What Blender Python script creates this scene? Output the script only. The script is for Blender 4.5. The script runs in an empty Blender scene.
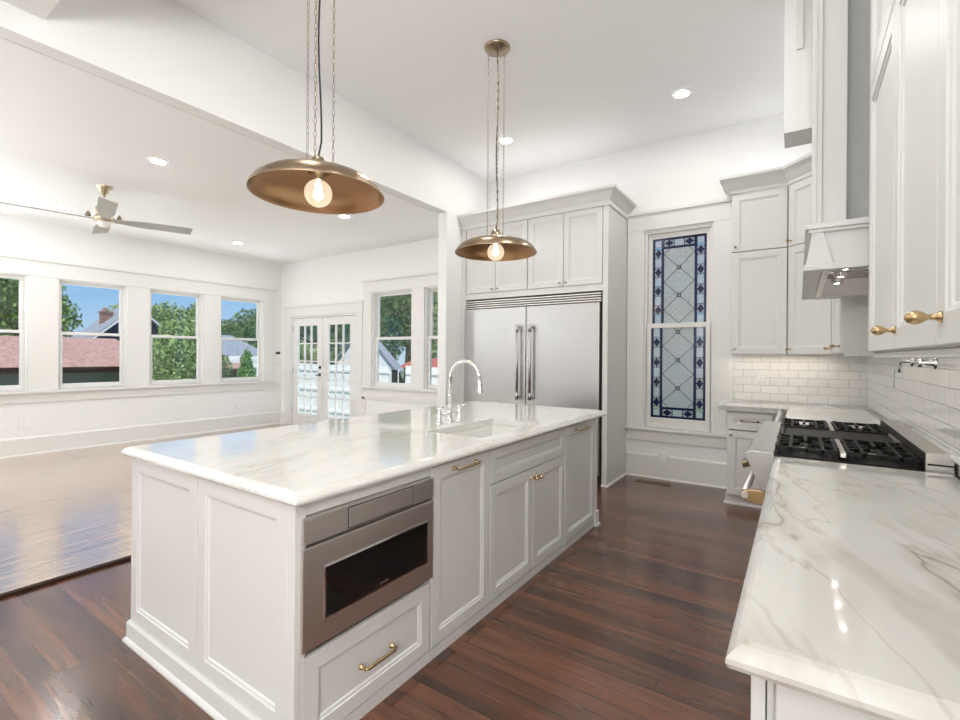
import bpy, bmesh, math, random
from mathutils import Vector, Matrix
PI = math.pi
C = bpy.context.scene.collection
S = bpy.context.scene
random.seed(7)

# ------------------------------------------------------------------ camera
cd = bpy.data.cameras.new('camera'); cam = bpy.data.objects.new('camera', cd); C.objects.link(cam)
F, TH, RO, CX, CY, H = 472., math.radians(34.0), math.radians(0.4), 480., 355.8, 1.36
f = Vector((-math.sin(TH), math.cos(TH), 0)); r = Vector((math.cos(TH), math.sin(TH), 0)); up = Vector((0, 0, 1))
r2 = math.cos(RO)*r + math.sin(RO)*up; u2 = -math.sin(RO)*r + math.cos(RO)*up
cam.matrix_world = Matrix(((r2.x, u2.x, -f.x, 0), (r2.y, u2.y, -f.y, 0), (r2.z, u2.z, -f.z, H), (0, 0, 0, 1)))
cd.sensor_width = 36; cd.lens = F/960*36; cd.shift_x = 0; cd.shift_y = -(360-CY)/960
cd.clip_start = .05; cd.clip_end = 300
S.camera = cam

# ------------------------------------------------------------------ exposure, sky, sun, big lights
S.view_settings.view_transform = 'Standard'; S.view_settings.look = 'None'
S.view_settings.gamma = 1; S.view_settings.use_curve_mapping = False
S.view_settings.exposure = 0.80
W = bpy.data.worlds.new('sky'); S.world = W; W.use_nodes = True
nt = W.node_tree; bgn = nt.nodes['Background']
tc = nt.nodes.new('ShaderNodeTexCoord'); sx = nt.nodes.new('ShaderNodeSeparateXYZ')
rp = nt.nodes.new('ShaderNodeValToRGB')
nt.links.new(tc.outputs['Generated'], sx.inputs[0]); nt.links.new(sx.outputs['Z'], rp.inputs[0])
e = rp.color_ramp.elements
e[0].position = 0.0; e[0].color = (.60, .80, .98, 1); e[1].position = .5; e[1].color = (.16, .40, .90, 1)
x = e.new(.10); x.color = (.33, .62, .98, 1)
nt.links.new(rp.outputs[0], bgn.inputs[0]); bgn.inputs[1].default_value = .52

def light(kind, name, loc, energy, color=(1, 1, 1), rot=(0, 0, 0), size=None, size_y=None, shape=None, angle=None):
    l = bpy.data.lights.new(name, kind); o = bpy.data.objects.new(name, l); C.objects.link(o)
    o.location = loc; o.rotation_euler = rot; l.energy = energy; l.color = color
    if size: l.size = size
    if shape: l.shape = shape
    if size_y: l.size_y = size_y
    if angle: l.angle = angle
    return o
light('SUN', 'sun', (0, 0, 20), 2.7, (1, .95, .87), (math.radians(27), math.radians(22), 0), angle=.01)
# added fill lights in front of the windowless south wall, out of view
for k, xx in enumerate((-7.2, -5.2)):
    light('AREA', 'south_fill_light', (xx, -3.3, 1.75), 6, (.94, .97, 1), (PI/2+.45, 0, 0), 1.7, 2.0, 'RECTANGLE')
# added fill lights out of view, aimed up to bounce off the ceilings
for xx, yy, en in ((-7.4, -.4, 27), (-5.0, -.9, 14), (-1.4, -1.6, 16), (-.2, -1.6, 38)):
    light('AREA', 'upward_fill_light', (xx, yy, 2.0), en, (.93, .975, 1), (PI-.38, 0, 0), .9, None, 'DISK')
light('AREA', 'east_fill_light', (.49, -1.5, 1.5), 82, (1, .975, .94), (0, PI/2-.5, 0), 1.5, 1.2, 'RECTANGLE')  # added fill panel at the east wall, which has no window
# added fill lights above the cabinets, brightening the upper wall and ceiling
light('AREA', 'cabinet_top_fill', (-2.6, 4.98, 3.2), .8, (.97, .98, 1), (PI, 0, 0), 1.6, .2, 'RECTANGLE')
light('AREA', 'cabinet_top_fill', (-.1, 5.3, 3.1), .7, (.97, .98, 1), (PI, 0, 0), .8, .2, 'RECTANGLE')
light('AREA', 'cabinet_top_fill', (.38, 4.3, 3.1), .9, (.97, .98, 1), (PI, 0, 0), .2, .8, 'RECTANGLE')
# added lights outside below the sills, imitating daylight bounced up off the ground
light('AREA', 'outdoor_bounce_fill', (-9.5, 3.1, .25), 60, (.93, .97, 1), (0, PI+.55, 0), 1.4, 4.6, 'RECTANGLE')
light('AREA', 'outdoor_bounce_fill', (-6.2, 6.5, -.15), 36, (.95, .98, 1), (-PI+.6-.05, 0, 0), 4.4, 1.2, 'RECTANGLE')
# added fill lights just under both ceilings, without fixtures
for xx, yy in ((-.95, 2.8), (-2.3, 3.0), (-2.3, 1.5), (-.6, 1.3)):
    light('AREA', 'ceiling_fill_light', (xx, yy, 3.74), 6 if xx > -1 else 4, (1, .97, .93), (0, 0, 0), .13, None, 'DISK')
for xx, yy in ((-7.3, 0.1), (-4.9, 0.1), (-6.1, 3.0)):
    light('AREA', 'ceiling_fill_light', (xx, yy, 3.105), 5.5, (.98, .985, 1), (0, 0, 0), .13, None, 'DISK')

# ------------------------------------------------------------------ mesh helpers
class MB:
    def __init__(s): s.v = []; s.f = []; s.m = []; s.s = []
    def add(s, vs, fs, mi=0, sm=False):
        b = len(s.v); s.v += [Vector(p) for p in vs]
        for q in fs: s.f.append([b+i for i in q]); s.m.append(mi); s.s.append(sm)
    def box(s, x0, x1, y0, y1, z0, z1, mi=0):
        x0, x1 = sorted((x0, x1)); y0, y1 = sorted((y0, y1)); z0, z1 = sorted((z0, z1))
        s.add([(x0,y0,z0),(x1,y0,z0),(x1,y1,z0),(x0,y1,z0),(x0,y0,z1),(x1,y0,z1),(x1,y1,z1),(x0,y1,z1)],
              [(0,3,2,1),(4,5,6,7),(0,1,5,4),(1,2,6,5),(2,3,7,6),(3,0,4,7)], mi)
        return s
    def rings(s, loops, cap0=True, cap1=True, mi=0, sm=False, closed=True):
        n = len(loops[0]); vs = [p for l in loops for p in l]; fs = []
        for k in range(len(loops)-1):
            for i in range(n if closed else n-1):
                j = (i+1) % n; fs.append((k*n+i, k*n+j, (k+1)*n+j, (k+1)*n+i))
        s.add(vs, fs, mi, sm)
        if cap0: s.add(loops[0], [tuple(reversed(range(n)))], mi)
        if cap1: s.add(loops[-1], [tuple(range(n))], mi)
        return s
    def tube(s, path, rad, n=12, mi=0, caps=True):
        path = [Vector(p) for p in path]; m = len(path)
        rr = rad if isinstance(rad, (list, tuple)) else [rad]*m
        t = [(path[min(i+1, m-1)]-path[max(i-1, 0)]).normalized() for i in range(m)]
        ref = Vector((0, 0, 1)) if abs(t[0].z) < .9 else Vector((1, 0, 0))
        a = t[0].cross(ref).normalized(); loops = []
        for i in range(m):
            a = (a - t[i]*a.dot(t[i])).normalized(); b = t[i].cross(a)
            loops.append([path[i]+(a*math.cos(2*PI*k/n)+b*math.sin(2*PI*k/n))*rr[i] for k in range(n)])
        return s.rings(loops, caps, caps, mi, True)
    def lathe(s, prof, o, axis=(0, 0, 1), n=24, mi=0, cap0=False, cap1=False):
        o = Vector(o); ax = Vector(axis).normalized()
        ref = Vector((0, 0, 1)) if abs(ax.z) < .9 else Vector((1, 0, 0))
        a = ax.cross(ref).normalized(); b = ax.cross(a)
        loops = [[o+ax*h+(a*math.cos(2*PI*k/n)+b*math.sin(2*PI*k/n))*max(q, 1e-4) for k in range(n)] for q, h in prof]
        return s.rings(loops, cap0, cap1, mi, True)
    def prism(s, poly, vec, mi=0):
        vec = Vector(vec); p = [Vector(q) for q in poly]
        return s.rings([p, [q+vec for q in p]], True, True, mi)
    def sweep(s, path, prof, closed=False, mi=0, side=1):
        """profile (out, z) along a plan path, mitred; out is to the right of travel when side = 1"""
        P = [Vector((p[0], p[1])) for p in path]; n = len(P); loops = []
        def nrm(a, b):
            d = (b-a).normalized(); return Vector((d.y, -d.x))*side
        for i in range(n):
            ns = []
            if closed or i > 0: ns.append(nrm(P[i-1], P[i]))
            if closed or i < n-1: ns.append(nrm(P[i], P[(i+1) % n]))
            m = ns[0] if len(ns) == 1 else (ns[0]+ns[1])/(1+ns[0].dot(ns[1]))
            loops.append([Vector((P[i].x+m.x*o, P[i].y+m.y*o, z)) for o, z in prof])
        if closed: loops.append(loops[0])
        return s.rings(loops, not closed, not closed, mi)

class Fr:
    """a frame on a face: u along it (seen from the front left to right), v up, w outward"""
    def __init__(s, O, U): s.O = Vector(O); s.U = Vector(U).normalized(); s.W = s.U.cross(Vector((0, 0, 1)))
    def p(s, u, v, w): return s.O+s.U*u+Vector((0, 0, v))+s.W*w
    def box(s, mb, u0, u1, v0, v1, w0, w1, mi=0):
        P = s.p
        mb.add([P(u0,v0,w0),P(u1,v0,w0),P(u1,v0,w1),P(u0,v0,w1),P(u0,v1,w0),P(u1,v1,w0),P(u1,v1,w1),P(u0,v1,w1)],
               [(0,1,2,3),(4,7,6,5),(3,2,6,7),(1,0,4,5),(2,1,5,6),(0,3,7,4)], mi)
    def loft(s, mb, u0, u1, v0, v1, steps, mi=0, cap0=True, cap1=True):
        L = [[s.p(u0+i, v0+i, w), s.p(u1-i, v0+i, w), s.p(u1-i, v1-i, w), s.p(u0+i, v1-i, w)] for i, w in steps]
        mb.rings(L, cap0, cap1, mi)
    def panel(s, mb, u0, u1, v0, v1, t=.02, fw=.06, w=0, mi=0):
        s.loft(mb, u0, u1, v0, v1, [(0, w), (0, w+t-.002), (.002, w+t), (fw, w+t), (fw+.002, w+t-.004),
               (fw+.012, w+t-.006), (fw+.016, w+t-.011)], mi)

ORG = {}
def mk(name, mb, mats, parent=None, loc=None, bevel=0):
    me = bpy.data.meshes.new(name)
    o = bpy.data.objects.new(name, me); C.objects.link(o)
    if parent is not None: o.parent = parent; L = ORG[parent]
    else:
        L = Vector(loc) if loc is not None else Vector((0, 0, 0)); o.location = L
    ORG[o] = L
    me.from_pydata([tuple(v-L) for v in mb.v], [], mb.f)
    for m in (mats if isinstance(mats, (list, tuple)) else [mats]): me.materials.append(m)
    me.polygons.foreach_set('material_index', mb.m); me.polygons.foreach_set('use_smooth', mb.s)
    me.update()
    bm = bmesh.new(); bm.from_mesh(me)
    bmesh.ops.remove_doubles(bm, verts=bm.verts, dist=1e-5)
    bmesh.ops.recalc_face_normals(bm, faces=bm.faces); bm.to_mesh(me); bm.free()
    if bevel:
        b = o.modifiers.new('bevel', 'BEVEL'); b.width = bevel; b.segments = 2; b.limit_method = 'ANGLE'
        b.angle_limit = math.radians(40)
    return o
def tag(o, label=None, cat=None, group=None, kind=None):
    if label: o['label'] = label
    if cat: o['category'] = cat
    if group: o['group'] = group
    if kind: o['kind'] = kind
    return o
def thing(name, label, cat, loc, group=None, kind=None):
    o = bpy.data.objects.new(name, None); C.objects.link(o); o.location = loc; o.empty_display_size = .1
    ORG[o] = Vector(loc); return tag(o, label, cat, group, kind)
def struct(name, mb, m, label=None, cat=None, bevel=0, parent=None):
    o = mk(name, mb, m, parent, bevel=bevel); return tag(o, label, cat, kind='structure')

# ------------------------------------------------------------------ materials
def mat(name, col, rough=.5, metal=0, **k):
    m = bpy.data.materials.new(name); m.use_nodes = True; b = m.node_tree.nodes['Principled BSDF']
    b.inputs['Base Color'].default_value = (*col, 1); b.inputs['Roughness'].default_value = rough
    b.inputs['Metallic'].default_value = metal
    for a, v in k.items(): b.inputs[a.replace('_', ' ')].default_value = v
    return m
def N(m, t, **k):
    n = m.node_tree.nodes.new(t)
    for a, v in k.items(): setattr(n, a, v)
    return n
def Lk(m, a, b): m.node_tree.links.new(a, b)
def bsdf(m): return m.node_tree.nodes['Principled BSDF']
def coords(m, scale=(1, 1, 1), rot=(0, 0, 0), kind='Object', vt='POINT'):
    t = N(m, 'ShaderNodeTexCoord'); q = N(m, 'ShaderNodeMapping', vector_type=vt)
    q.inputs['Scale'].default_value = scale; q.inputs['Rotation'].default_value = rot
    Lk(m, t.outputs[kind], q.inputs[0]); return q.outputs[0]
def noise(m, vec, scale, detail=4, rough=.55, dist=0):
    n = N(m, 'ShaderNodeTexNoise'); n.inputs['Scale'].default_value = scale; n.inputs['Detail'].default_value = detail
    n.inputs['Roughness'].default_value = rough; n.inputs['Distortion'].default_value = dist
    Lk(m, vec, n.inputs['Vector']); return n.outputs['Fac']
def ramp(m, fac, stops):
    n = N(m, 'ShaderNodeValToRGB'); el = n.color_ramp.elements
    el[0].position, el[0].color = stops[0][0], (*stops[0][1], 1); el[1].position, el[1].color = stops[-1][0], (*stops[-1][1], 1)
    for p, c in stops[1:-1]: q = el.new(p); q.color = (*c, 1)
    Lk(m, fac, n.inputs[0]); return n.outputs[0]
def mix(m, a, b, fac, mode='MIX'):
    n = N(m, 'ShaderNodeMix', data_type='RGBA', blend_type=mode)
    for s, v in ((n.inputs[0], fac), (n.inputs[6], a), (n.inputs[7], b)):
        if hasattr(v, 'links') or isinstance(v, bpy.types.NodeSocket): Lk(m, v, s)
        elif isinstance(v, tuple): s.default_value = (*v, 1)
        else: s.default_value = v
    return n.outputs[2]
def bump(m, fac, strength=.1, dist=.01):
    n = N(m, 'ShaderNodeBump'); n.inputs['Strength'].default_value = strength; n.inputs['Distance'].default_value = dist
    Lk(m, fac, n.inputs['Height']); Lk(m, n.outputs[0], bsdf(m).inputs['Normal'])
M = {}
def paint(name, col, rough):
    m = mat(name, col, rough); n = noise(m, coords(m), 60, 3); bump(m, n, .02, .002); M[name] = m
paint('wall', (.86, .857, .845), .6)
paint('ceil', (.92, .92, .92), .7)
paint('trim', (.79, .78, .75), .4)
paint('cab', (.72, .715, .692), .38)
paint('plastic', (.85, .85, .84), .35)
M['dark'] = mat('dark_gap', (.02, .02, .02), .6)
M['black'] = mat('black_glass', (.006, .006, .007), .06)
M['iron'] = mat('cast_iron', (.009, .009, .009), .5, Specular_IOR_Level=.3)
M['chrome'] = mat('chrome', (.86, .87, .88), .06, 1)
M['brass'] = mat('brass', (.52, .38, .20), .26, 1)
M['oldbrass'] = mat('aged_brass', (.36, .29, .20), .3, 1)
M['nickel'] = mat('nickel', (.45, .43, .40), .3, 1)
M['ceramic'] = mat('ceramic', (.80, .79, .76), .12)
M['fanbrass'] = mat('satin_gold', (.62, .54, .38), .32, 1)
M['cord'] = mat('black_cord', (.01, .01, .01), .5)
def steel(name, col, rough, sc):
    m = mat(name, col, rough, 1); n = noise(m, coords(m, sc), 12, 3)
    R = ramp(m, n, [(.3, (rough*.93,)*3), (.7, (rough*1.08,)*3)]); Lk(m, R, bsdf(m).inputs['Roughness']); M[name] = m
steel('steel_v', (.52, .52, .515), .36, (90, 90, 1.5))
steel('steel_h', (.74, .71, .68), .36, (2, 2, 160))
# pendant metal: brushed bronze, copper inside
m = mat('bronze', (.30, .22, .14), .3, 1); M['bronze'] = m
n = noise(m, coords(m, (1, 1, 30)), 8, 3); Lk(m, ramp(m, n, [(.3, (.24, .17, .11)), (.7, (.42, .32, .21))]), bsdf(m).inputs[0])
m = mat('copper_inside', (.42, .26, .14), .34, 1); M['copper'] = m
# stone
def stone(name, amt, ca, cb_):
    m = mat(name, (.8, .8, .8), .07, Coat_Weight=.3, Coat_Roughness=.03); M[name] = m
    v = coords(m, (1.0, 4.5, 1.0), (0, 0, math.radians(20)), vt='TEXTURE')
    n1 = noise(m, v, 1.9, 5, .55, .22); n2 = noise(m, v, 5.5, 4, .55, .2); n3 = noise(m, coords(m), 1.3, 3)
    msk = ramp(m, noise(m, coords(m, (1, 1, 1), (0, 0, .4)), 1.9, 2), [(.30, (.25*amt,)*3), (.55, (amt,)*3)])
    a = ramp(m, n1, [(.455, (0, 0, 0)), (.494, (.38, .38, .38)), (.5, (1, 1, 1)), (.506, (.38, .38, .38)), (.56, (0, 0, 0))])
    b = ramp(m, n2, [(.480, (0, 0, 0)), (.5, (.5, .5, .5)), (.52, (0, 0, 0))])
    cl = ramp(m, n3, [(.35, ca), (.65, cb_)])
    fa = N(m, 'ShaderNodeMath', operation='MULTIPLY'); fb_ = N(m, 'ShaderNodeMath', operation='MULTIPLY')
    Lk(m, a, fa.inputs[0]); Lk(m, msk, fa.inputs[1]); Lk(m, b, fb_.inputs[0]); Lk(m, msk, fb_.inputs[1])
    c1 = mix(m, cl, (.38, .325, .25), fa.outputs[0]); c2 = mix(m, c1, (.44, .39, .32), fb_.outputs[0])
    Lk(m, c2, bsdf(m).inputs[0])
stone('stone', 1.0, (.68, .66, .615), (.75, .735, .70)); stone('stone_pale', .38, (.74, .725, .69), (.78, .77, .745))
# floors
def planks(name, sw, c1, c2, c3, rough, w, ln, spec, coat, cw):
    m = mat(name, c1, rough); M[name] = m
    vec = coords(m, (1, 1, 1), (0, 0, PI/2 if sw else 0))
    br = N(m, 'ShaderNodeTexBrick'); br.offset = .37; br.offset_frequency = 3; br.squash = 1.0
    br.inputs['Scale'].default_value = 1; br.inputs['Brick Width'].default_value = ln; br.inputs['Row Height'].default_value = w
    br.inputs['Mortar Size'].default_value = .0016; br.inputs['Mortar Smooth'].default_value = .2; br.inputs['Bias'].default_value = 0
    br.inputs['Color1'].default_value = (*c1, 1); br.inputs['Color2'].default_value = (*c2, 1); br.inputs['Mortar'].default_value = (.012, .007, .005, 1)
    Lk(m, vec, br.inputs['Vector'])
    q = N(m, 'ShaderNodeMapping'); q.inputs['Scale'].default_value = (.7, 11, 1); Lk(m, vec, q.inputs[0])
    g = noise(m, q.outputs[0], 2.2, 7, .65, .6)
    gr = ramp(m, g, [(.3, (.38, .35, .33)), (.5, (1, 1, 1)), (.72, (1.7, 1.5, 1.35))])
    col = mix(m, br.outputs['Color'], gr, .85, 'MULTIPLY')
    q2 = N(m, 'ShaderNodeMapping'); q2.inputs['Scale'].default_value = (.5, 5, 1); Lk(m, vec, q2.inputs[0])
    rd = ramp(m, noise(m, q2.outputs[0], 1.7, 3), [(.45, (0, 0, 0)), (.7, (.6, .6, .6))])
    col = mix(m, col, c3, rd)
    Lk(m, col, bsdf(m).inputs[0])
    bsdf(m).inputs['Specular IOR Level'].default_value = spec
    bsdf(m).inputs['Coat Weight'].default_value = cw; bsdf(m).inputs['Coat Roughness'].default_value = rough*.7; bsdf(m).inputs['Coat IOR'].default_value = coat
    rr = ramp(m, g, [(.3, (rough*1.2,)*3), (.7, (rough*.85,)*3)]); Lk(m, rr, bsdf(m).inputs['Roughness'])
    mm = N(m, 'ShaderNodeMath', operation='SUBTRACT'); Lk(m, g, mm.inputs[0]); Lk(m, br.outputs['Fac'], mm.inputs[1])
    bump(m, mm.outputs[0], .09, .002)
planks('floor_dark', False, (.17, .068, .034), (.040, .018, .011), (.17, .055, .025), .24, .083, 1.3, .5, 1.5, .55)
planks('floor_living', True, (.42, .29, .19), (.35, .235, .15), (.46, .31, .20), .24, .083, 1.5, 1.0, 2.7, 1)
M['wood_dark'] = mat('dark_wood', (.030, .014, .008), .7, Specular_IOR_Level=.15)
# tile
def tile(name, axes):
    m = mat(name, (.84, .83, .81), .1); M[name] = m
    t = N(m, 'ShaderNodeTexCoord'); sp = N(m, 'ShaderNodeSeparateXYZ'); cb = N(m, 'ShaderNodeCombineXYZ')
    Lk(m, t.outputs['Object'], sp.inputs[0]); Lk(m, sp.outputs[axes[0]], cb.inputs[0]); Lk(m, sp.outputs[axes[1]], cb.inputs[1])
    br = N(m, 'ShaderNodeTexBrick'); br.offset = .5
    br.inputs['Scale'].default_value = 1; br.inputs['Brick Width'].default_value = .155; br.inputs['Row Height'].default_value = .0775
    br.inputs['Mortar Size'].default_value = .0028; br.inputs['Mortar Smooth'].default_value = .6; br.inputs['Bias'].default_value = 0
    br.inputs['Color1'].default_value = (.84, .825, .80, 1); br.inputs['Color2'].default_value = (.80, .79, .77, 1); br.inputs['Mortar'].default_value = (.50, .49, .47, 1)
    Lk(m, cb.outputs[0], br.inputs['Vector']); Lk(m, br.outputs['Color'], bsdf(m).inputs[0])
    iv = N(m, 'ShaderNodeMath', operation='SUBTRACT'); iv.inputs[0].default_value = 1; Lk(m, br.outputs['Fac'], iv.inputs[1])
    bump(m, iv.outputs[0], .5, .003)
tile('tile_n', ('X', 'Z')); tile('tile_e', ('Y', 'Z'))
# glass panes: thin, mostly clear with a Fresnel reflection
def pane_mat(name, tint, refl=1.0, glow=0):
    m = bpy.data.materials.new(name); m.use_nodes = True; t = m.node_tree; t.nodes.remove(bsdf(m))
    o = t.nodes['Material Output']; tr = N(m, 'ShaderNodeBsdfTransparent'); gl = N(m, 'ShaderNodeBsdfGlossy'); mx = N(m, 'ShaderNodeMixShader')
    lw = N(m, 'ShaderNodeLayerWeight'); lw.inputs[0].default_value = .5
    pw = N(m, 'ShaderNodeMath', operation='POWER'); pw.inputs[1].default_value = 5; Lk(m, lw.outputs['Facing'], pw.inputs[0])
    fr = N(m, 'ShaderNodeMath', operation='MULTIPLY_ADD'); fr.inputs[1].default_value = .95; fr.inputs[2].default_value = .035; Lk(m, pw.outputs[0], fr.inputs[0])
    tr.inputs[0].default_value = (*tint, 1); gl.inputs['Roughness'].default_value = .01; gl.inputs[0].default_value = (refl,)*3+(1,)
    Lk(m, fr.outputs[0], mx.inputs[0]); Lk(m, tr.outputs[0], mx.inputs[1]); Lk(m, gl.outputs[0], mx.inputs[2]); Lk(m, mx.outputs[0], o.inputs[0])
    if glow:
        em = N(m, 'ShaderNodeEmission'); em.inputs[0].default_value = (1, .86, .66, 1); em.inputs[1].default_value = glow
        ad = N(m, 'ShaderNodeAddShader'); Lk(m, mx.outputs[0], ad.inputs[0]); Lk(m, em.outputs[0], ad.inputs[1]); Lk(m, ad.outputs[0], o.inputs[0])
    M[name] = m
pane_mat('pane', (.97, .98, .98)); pane_mat('bulbglass', (.98, .95, .88), 1.0, .22)
def art_glass(name, tcol, lcol, share):
    m = bpy.data.materials.new(name); m.use_nodes = True; t = m.node_tree; t.nodes.remove(bsdf(m))
    o = t.nodes['Material Output']; tr = N(m, 'ShaderNodeBsdfTransparent'); tl = N(m, 'ShaderNodeBsdfTranslucent'); gl = N(m, 'ShaderNodeBsdfGlossy')
    df = N(m, 'ShaderNodeBsdfDiffuse'); m0 = N(m, 'ShaderNodeMixShader'); m0.inputs[0].default_value = .35
    m1 = N(m, 'ShaderNodeMixShader'); m2 = N(m, 'ShaderNodeMixShader'); m1.inputs[0].default_value = share; m2.inputs[0].default_value = .06
    tr.inputs[0].default_value = (*tcol, 1); gl.inputs['Roughness'].default_value = .15
    n = noise(m, coords(m), 90, 4); c = ramp(m, n, [(.35, tuple(v*.72 for v in lcol)), (.65, lcol)])
    Lk(m, c, tl.inputs[0]); Lk(m, c, df.inputs[0]); Lk(m, tl.outputs[0], m0.inputs[1]); Lk(m, df.outputs[0], m0.inputs[2])
    Lk(m, tr.outputs[0], m1.inputs[1]); Lk(m, m0.outputs[0], m1.inputs[2])
    Lk(m, m1.outputs[0], m2.inputs[1]); Lk(m, gl.outputs[0], m2.inputs[2]); Lk(m, m2.outputs[0], o.inputs[0]); M[name] = m
art_glass('clear_art', (.9, .95, 1), (.95, .93, .88), .88)
art_glass('white_art', (1, 1, 1), (1, 1, 1), .6)
art_glass('blue_art', (.1, .16, .5), (.030, .045, .17), .88)
M['lead'] = mat('lead', (.03, .035, .05), .4)
def emit(name, col, s):
    m = bpy.data.materials.new(name); m.use_nodes = True; t = m.node_tree; t.nodes.remove(bsdf(m))
    e_ = N(m, 'ShaderNodeEmission'); e_.inputs[0].default_value = (*col, 1); e_.inputs[1].default_value = s
    Lk(m, e_.outputs[0], t.nodes['Material Output'].inputs[0]); M[name] = m
emit('lamp', (1, .975, .95), 150); emit('halogen', (1, .9, .78), 30); emit('filament', (1, .72, .38), 60); 
# outside
def leafmat(name, a, b):
    m = mat(name, a, .6); M[name] = m
    g = N(m, 'ShaderNodeNewGeometry'); n = noise(m, coords(m), .9, 3)
    q = N(m, 'ShaderNodeMath', operation='ADD'); q2 = N(m, 'ShaderNodeMath', operation='MULTIPLY'); q2.inputs[1].default_value = .6
    Lk(m, g.outputs['Random Per Island'], q2.inputs[0]); Lk(m, q2.outputs[0], q.inputs[0]); Lk(m, n, q.inputs[1])
    Lk(m, ramp(m, q.outputs[0], [(.4, a), (1.1, b)]), bsdf(m).inputs[0])
    bsdf(m).inputs['Transmission Weight'].default_value = 0
leafmat('leaf_dark', (.035, .085, .022), (.12, .24, .06)); leafmat('leaf_mid', (.06, .15, .03), (.22, .38, .09))
leafmat('leaf_light', (.10, .19, .05), (.34, .46, .16)); leafmat('leaf_cypress', (.05, .16, .03), (.20, .40, .10))
M['bark'] = mat('bark', (.09, .065, .045), .9)
def shingle(name, a, b):
    m = mat(name, a, .9); M[name] = m; n = noise(m, coords(m, (1, 3, 3)), 3.5, 5, .7)
    Lk(m, ramp(m, n, [(.35, a), (.65, b)]), bsdf(m).inputs[0])
shingle('roof_red', (.36, .19, .145), (.56, .345, .28)); shingle('roof_gray', (.22, .24, .27), (.33, .35, .39)); shingle('roof_rust', (.34, .09, .06), (.45, .13, .09))
M['siding_gray'] = mat('siding_gray', (.20, .22, .22), .8); M['siding_blue'] = mat('siding_blue', (.045, .06, .10), .8)
M['siding_white'] = mat('siding_white', (.85, .85, .85), .7); M['outwhite'] = mat('white_outside_paint', (.88, .88, .87), .6)
m = mat('brick', (.3, .12, .08), .9); M['brick'] = m
br = N(m, 'ShaderNodeTexBrick'); br.inputs['Scale'].default_value = 1; br.inputs['Brick Width'].default_value = .22; br.inputs['Row Height'].default_value = .075
br.inputs['Mortar Size'].default_value = .008; br.inputs['Color1'].default_value = (.30, .12, .08, 1); br.inputs['Color2'].default_value = (.22, .09, .06, 1); br.inputs['Mortar'].default_value = (.4, .36, .32, 1)
sp = N(m, 'ShaderNodeSeparateXYZ'); Lk(m, coords(m), sp.inputs[0]); ad = N(m, 'ShaderNodeMath', operation='ADD'); Lk(m, sp.outputs[0], ad.inputs[0]); Lk(m, sp.outputs[1], ad.inputs[1])
cb = N(m, 'ShaderNodeCombineXYZ'); Lk(m, ad.outputs[0], cb.inputs[0]); Lk(m, sp.outputs[2], cb.inputs[1]); Lk(m, cb.outputs[0], br.inputs['Vector']); Lk(m, br.outputs[0], bsdf(m).inputs[0])
m = mat('grass', (.10, .17, .05), .9); M['grass'] = m
Lk(m, ramp(m, noise(m, coords(m), 1.2, 6), [(.35, (.08, .15, .04)), (.65, (.20, .26, .10))]), bsdf(m).inputs[0])

# ------------------------------------------------------------------ the setting
XE, YN, XW, YS = .52, 5.5, -8.42, -3.5          # inner faces of the walls
ZK, ZL, XB = 3.765, 3.122, -3.55                   # kitchen and living ceilings, beam face
def wall(name, O, U, length, height, thick, holes, m='wall'):
    fr = Fr(O, U); mb = MB()
    us = sorted({0, length, *[h[0] for h in holes], *[h[1] for h in holes]}); vs = sorted({0, height, *[h[2] for h in holes], *[h[3] for h in holes]})
    for i in range(len(us)-1):
        for j in range(len(vs)-1):
            uc, vc = (us[i]+us[i+1])/2, (vs[j]+vs[j+1])/2
            if any(h[0] < uc < h[1] and h[2] < vc < h[3] for h in holes): continue
            for w in (0, -thick):
                mb.add([fr.p(us[i], vs[j], w), fr.p(us[i+1], vs[j], w), fr.p(us[i+1], vs[j+1], w), fr.p(us[i], vs[j+1], w)], [(0, 1, 2, 3)])
    for a, b, c, d in [(0, length, 0, height)]+list(holes):
        L = [[fr.p(a, c, w), fr.p(b, c, w), fr.p(b, d, w), fr.p(a, d, w)] for w in (0, -thick)]
        mb.rings(L, False, False)
    return struct(name, mb, M[m])
# floors
struct('floor', MB().box(XB-.1, XE+.15, YS, YN+.14, -.12, 0), M['floor_dark'], 'dark stained plank floor of the kitchen')
struct('floor.001', MB().box(XW-.15, XB-.1, YS, YN+.14, -.12, .012), M['floor_living'], 'lighter plank floor of the living room')
struct('trim_1', MB().box(XB-.128, XB-.085, YS, YN, -.01, .016), M['wood_dark'], 'dark wood threshold strip across the opening')
struct('ceiling', MB().box(XB-.06, XE+.15, YS, YN+.15, ZK, ZK+.1), M['ceil'], 'high white kitchen ceiling')
struct('ceiling.001', MB().box(XW-.15, XB-.125, YS, YN+.15, ZL, ZL+.1), M['ceil'], 'lower white living room ceiling')
b = MB(); b.box(XB-.13, XB, YS, YN, 3.107, ZK+.02); b.box(XB-.13, XB, 4.52, YN, 0, 3.107)
struct('wall_divider', b, M['wall'], 'wide beam and pier between kitchen and living room', bevel=.004)
struct('wall_header', MB().box(XB, XE, .4, .832, 3.246, ZK), M['wall'], 'dropped header across the kitchen ceiling', bevel=.004)
def uN(x): return x-XW
ST = (-1.456, -.745, .565, 2.78)                # stained glass window opening
wall('wall_north', (XW, YN, 0), (1, 0, 0), XE-XW, ZK, .14,
     [(uN(-8.10), uN(-6.25), 0, 2.08), (uN(-5.88), uN(-4.99), .84, 2.40), (uN(-4.73), uN(-3.84), .84, 2.40), (uN(ST[0]), uN(ST[1]), ST[2], ST[3])])
WW = [(1.02, 1.82), (2.13, 2.93), (3.23, 4.03), (4.32, 5.12)]
wall('wall_west', (XW, YS, 0), (0, 1, 0), YN-YS, ZK, .14, [(a-YS, c-YS, .86, 2.385) for a, c in WW])
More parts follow.
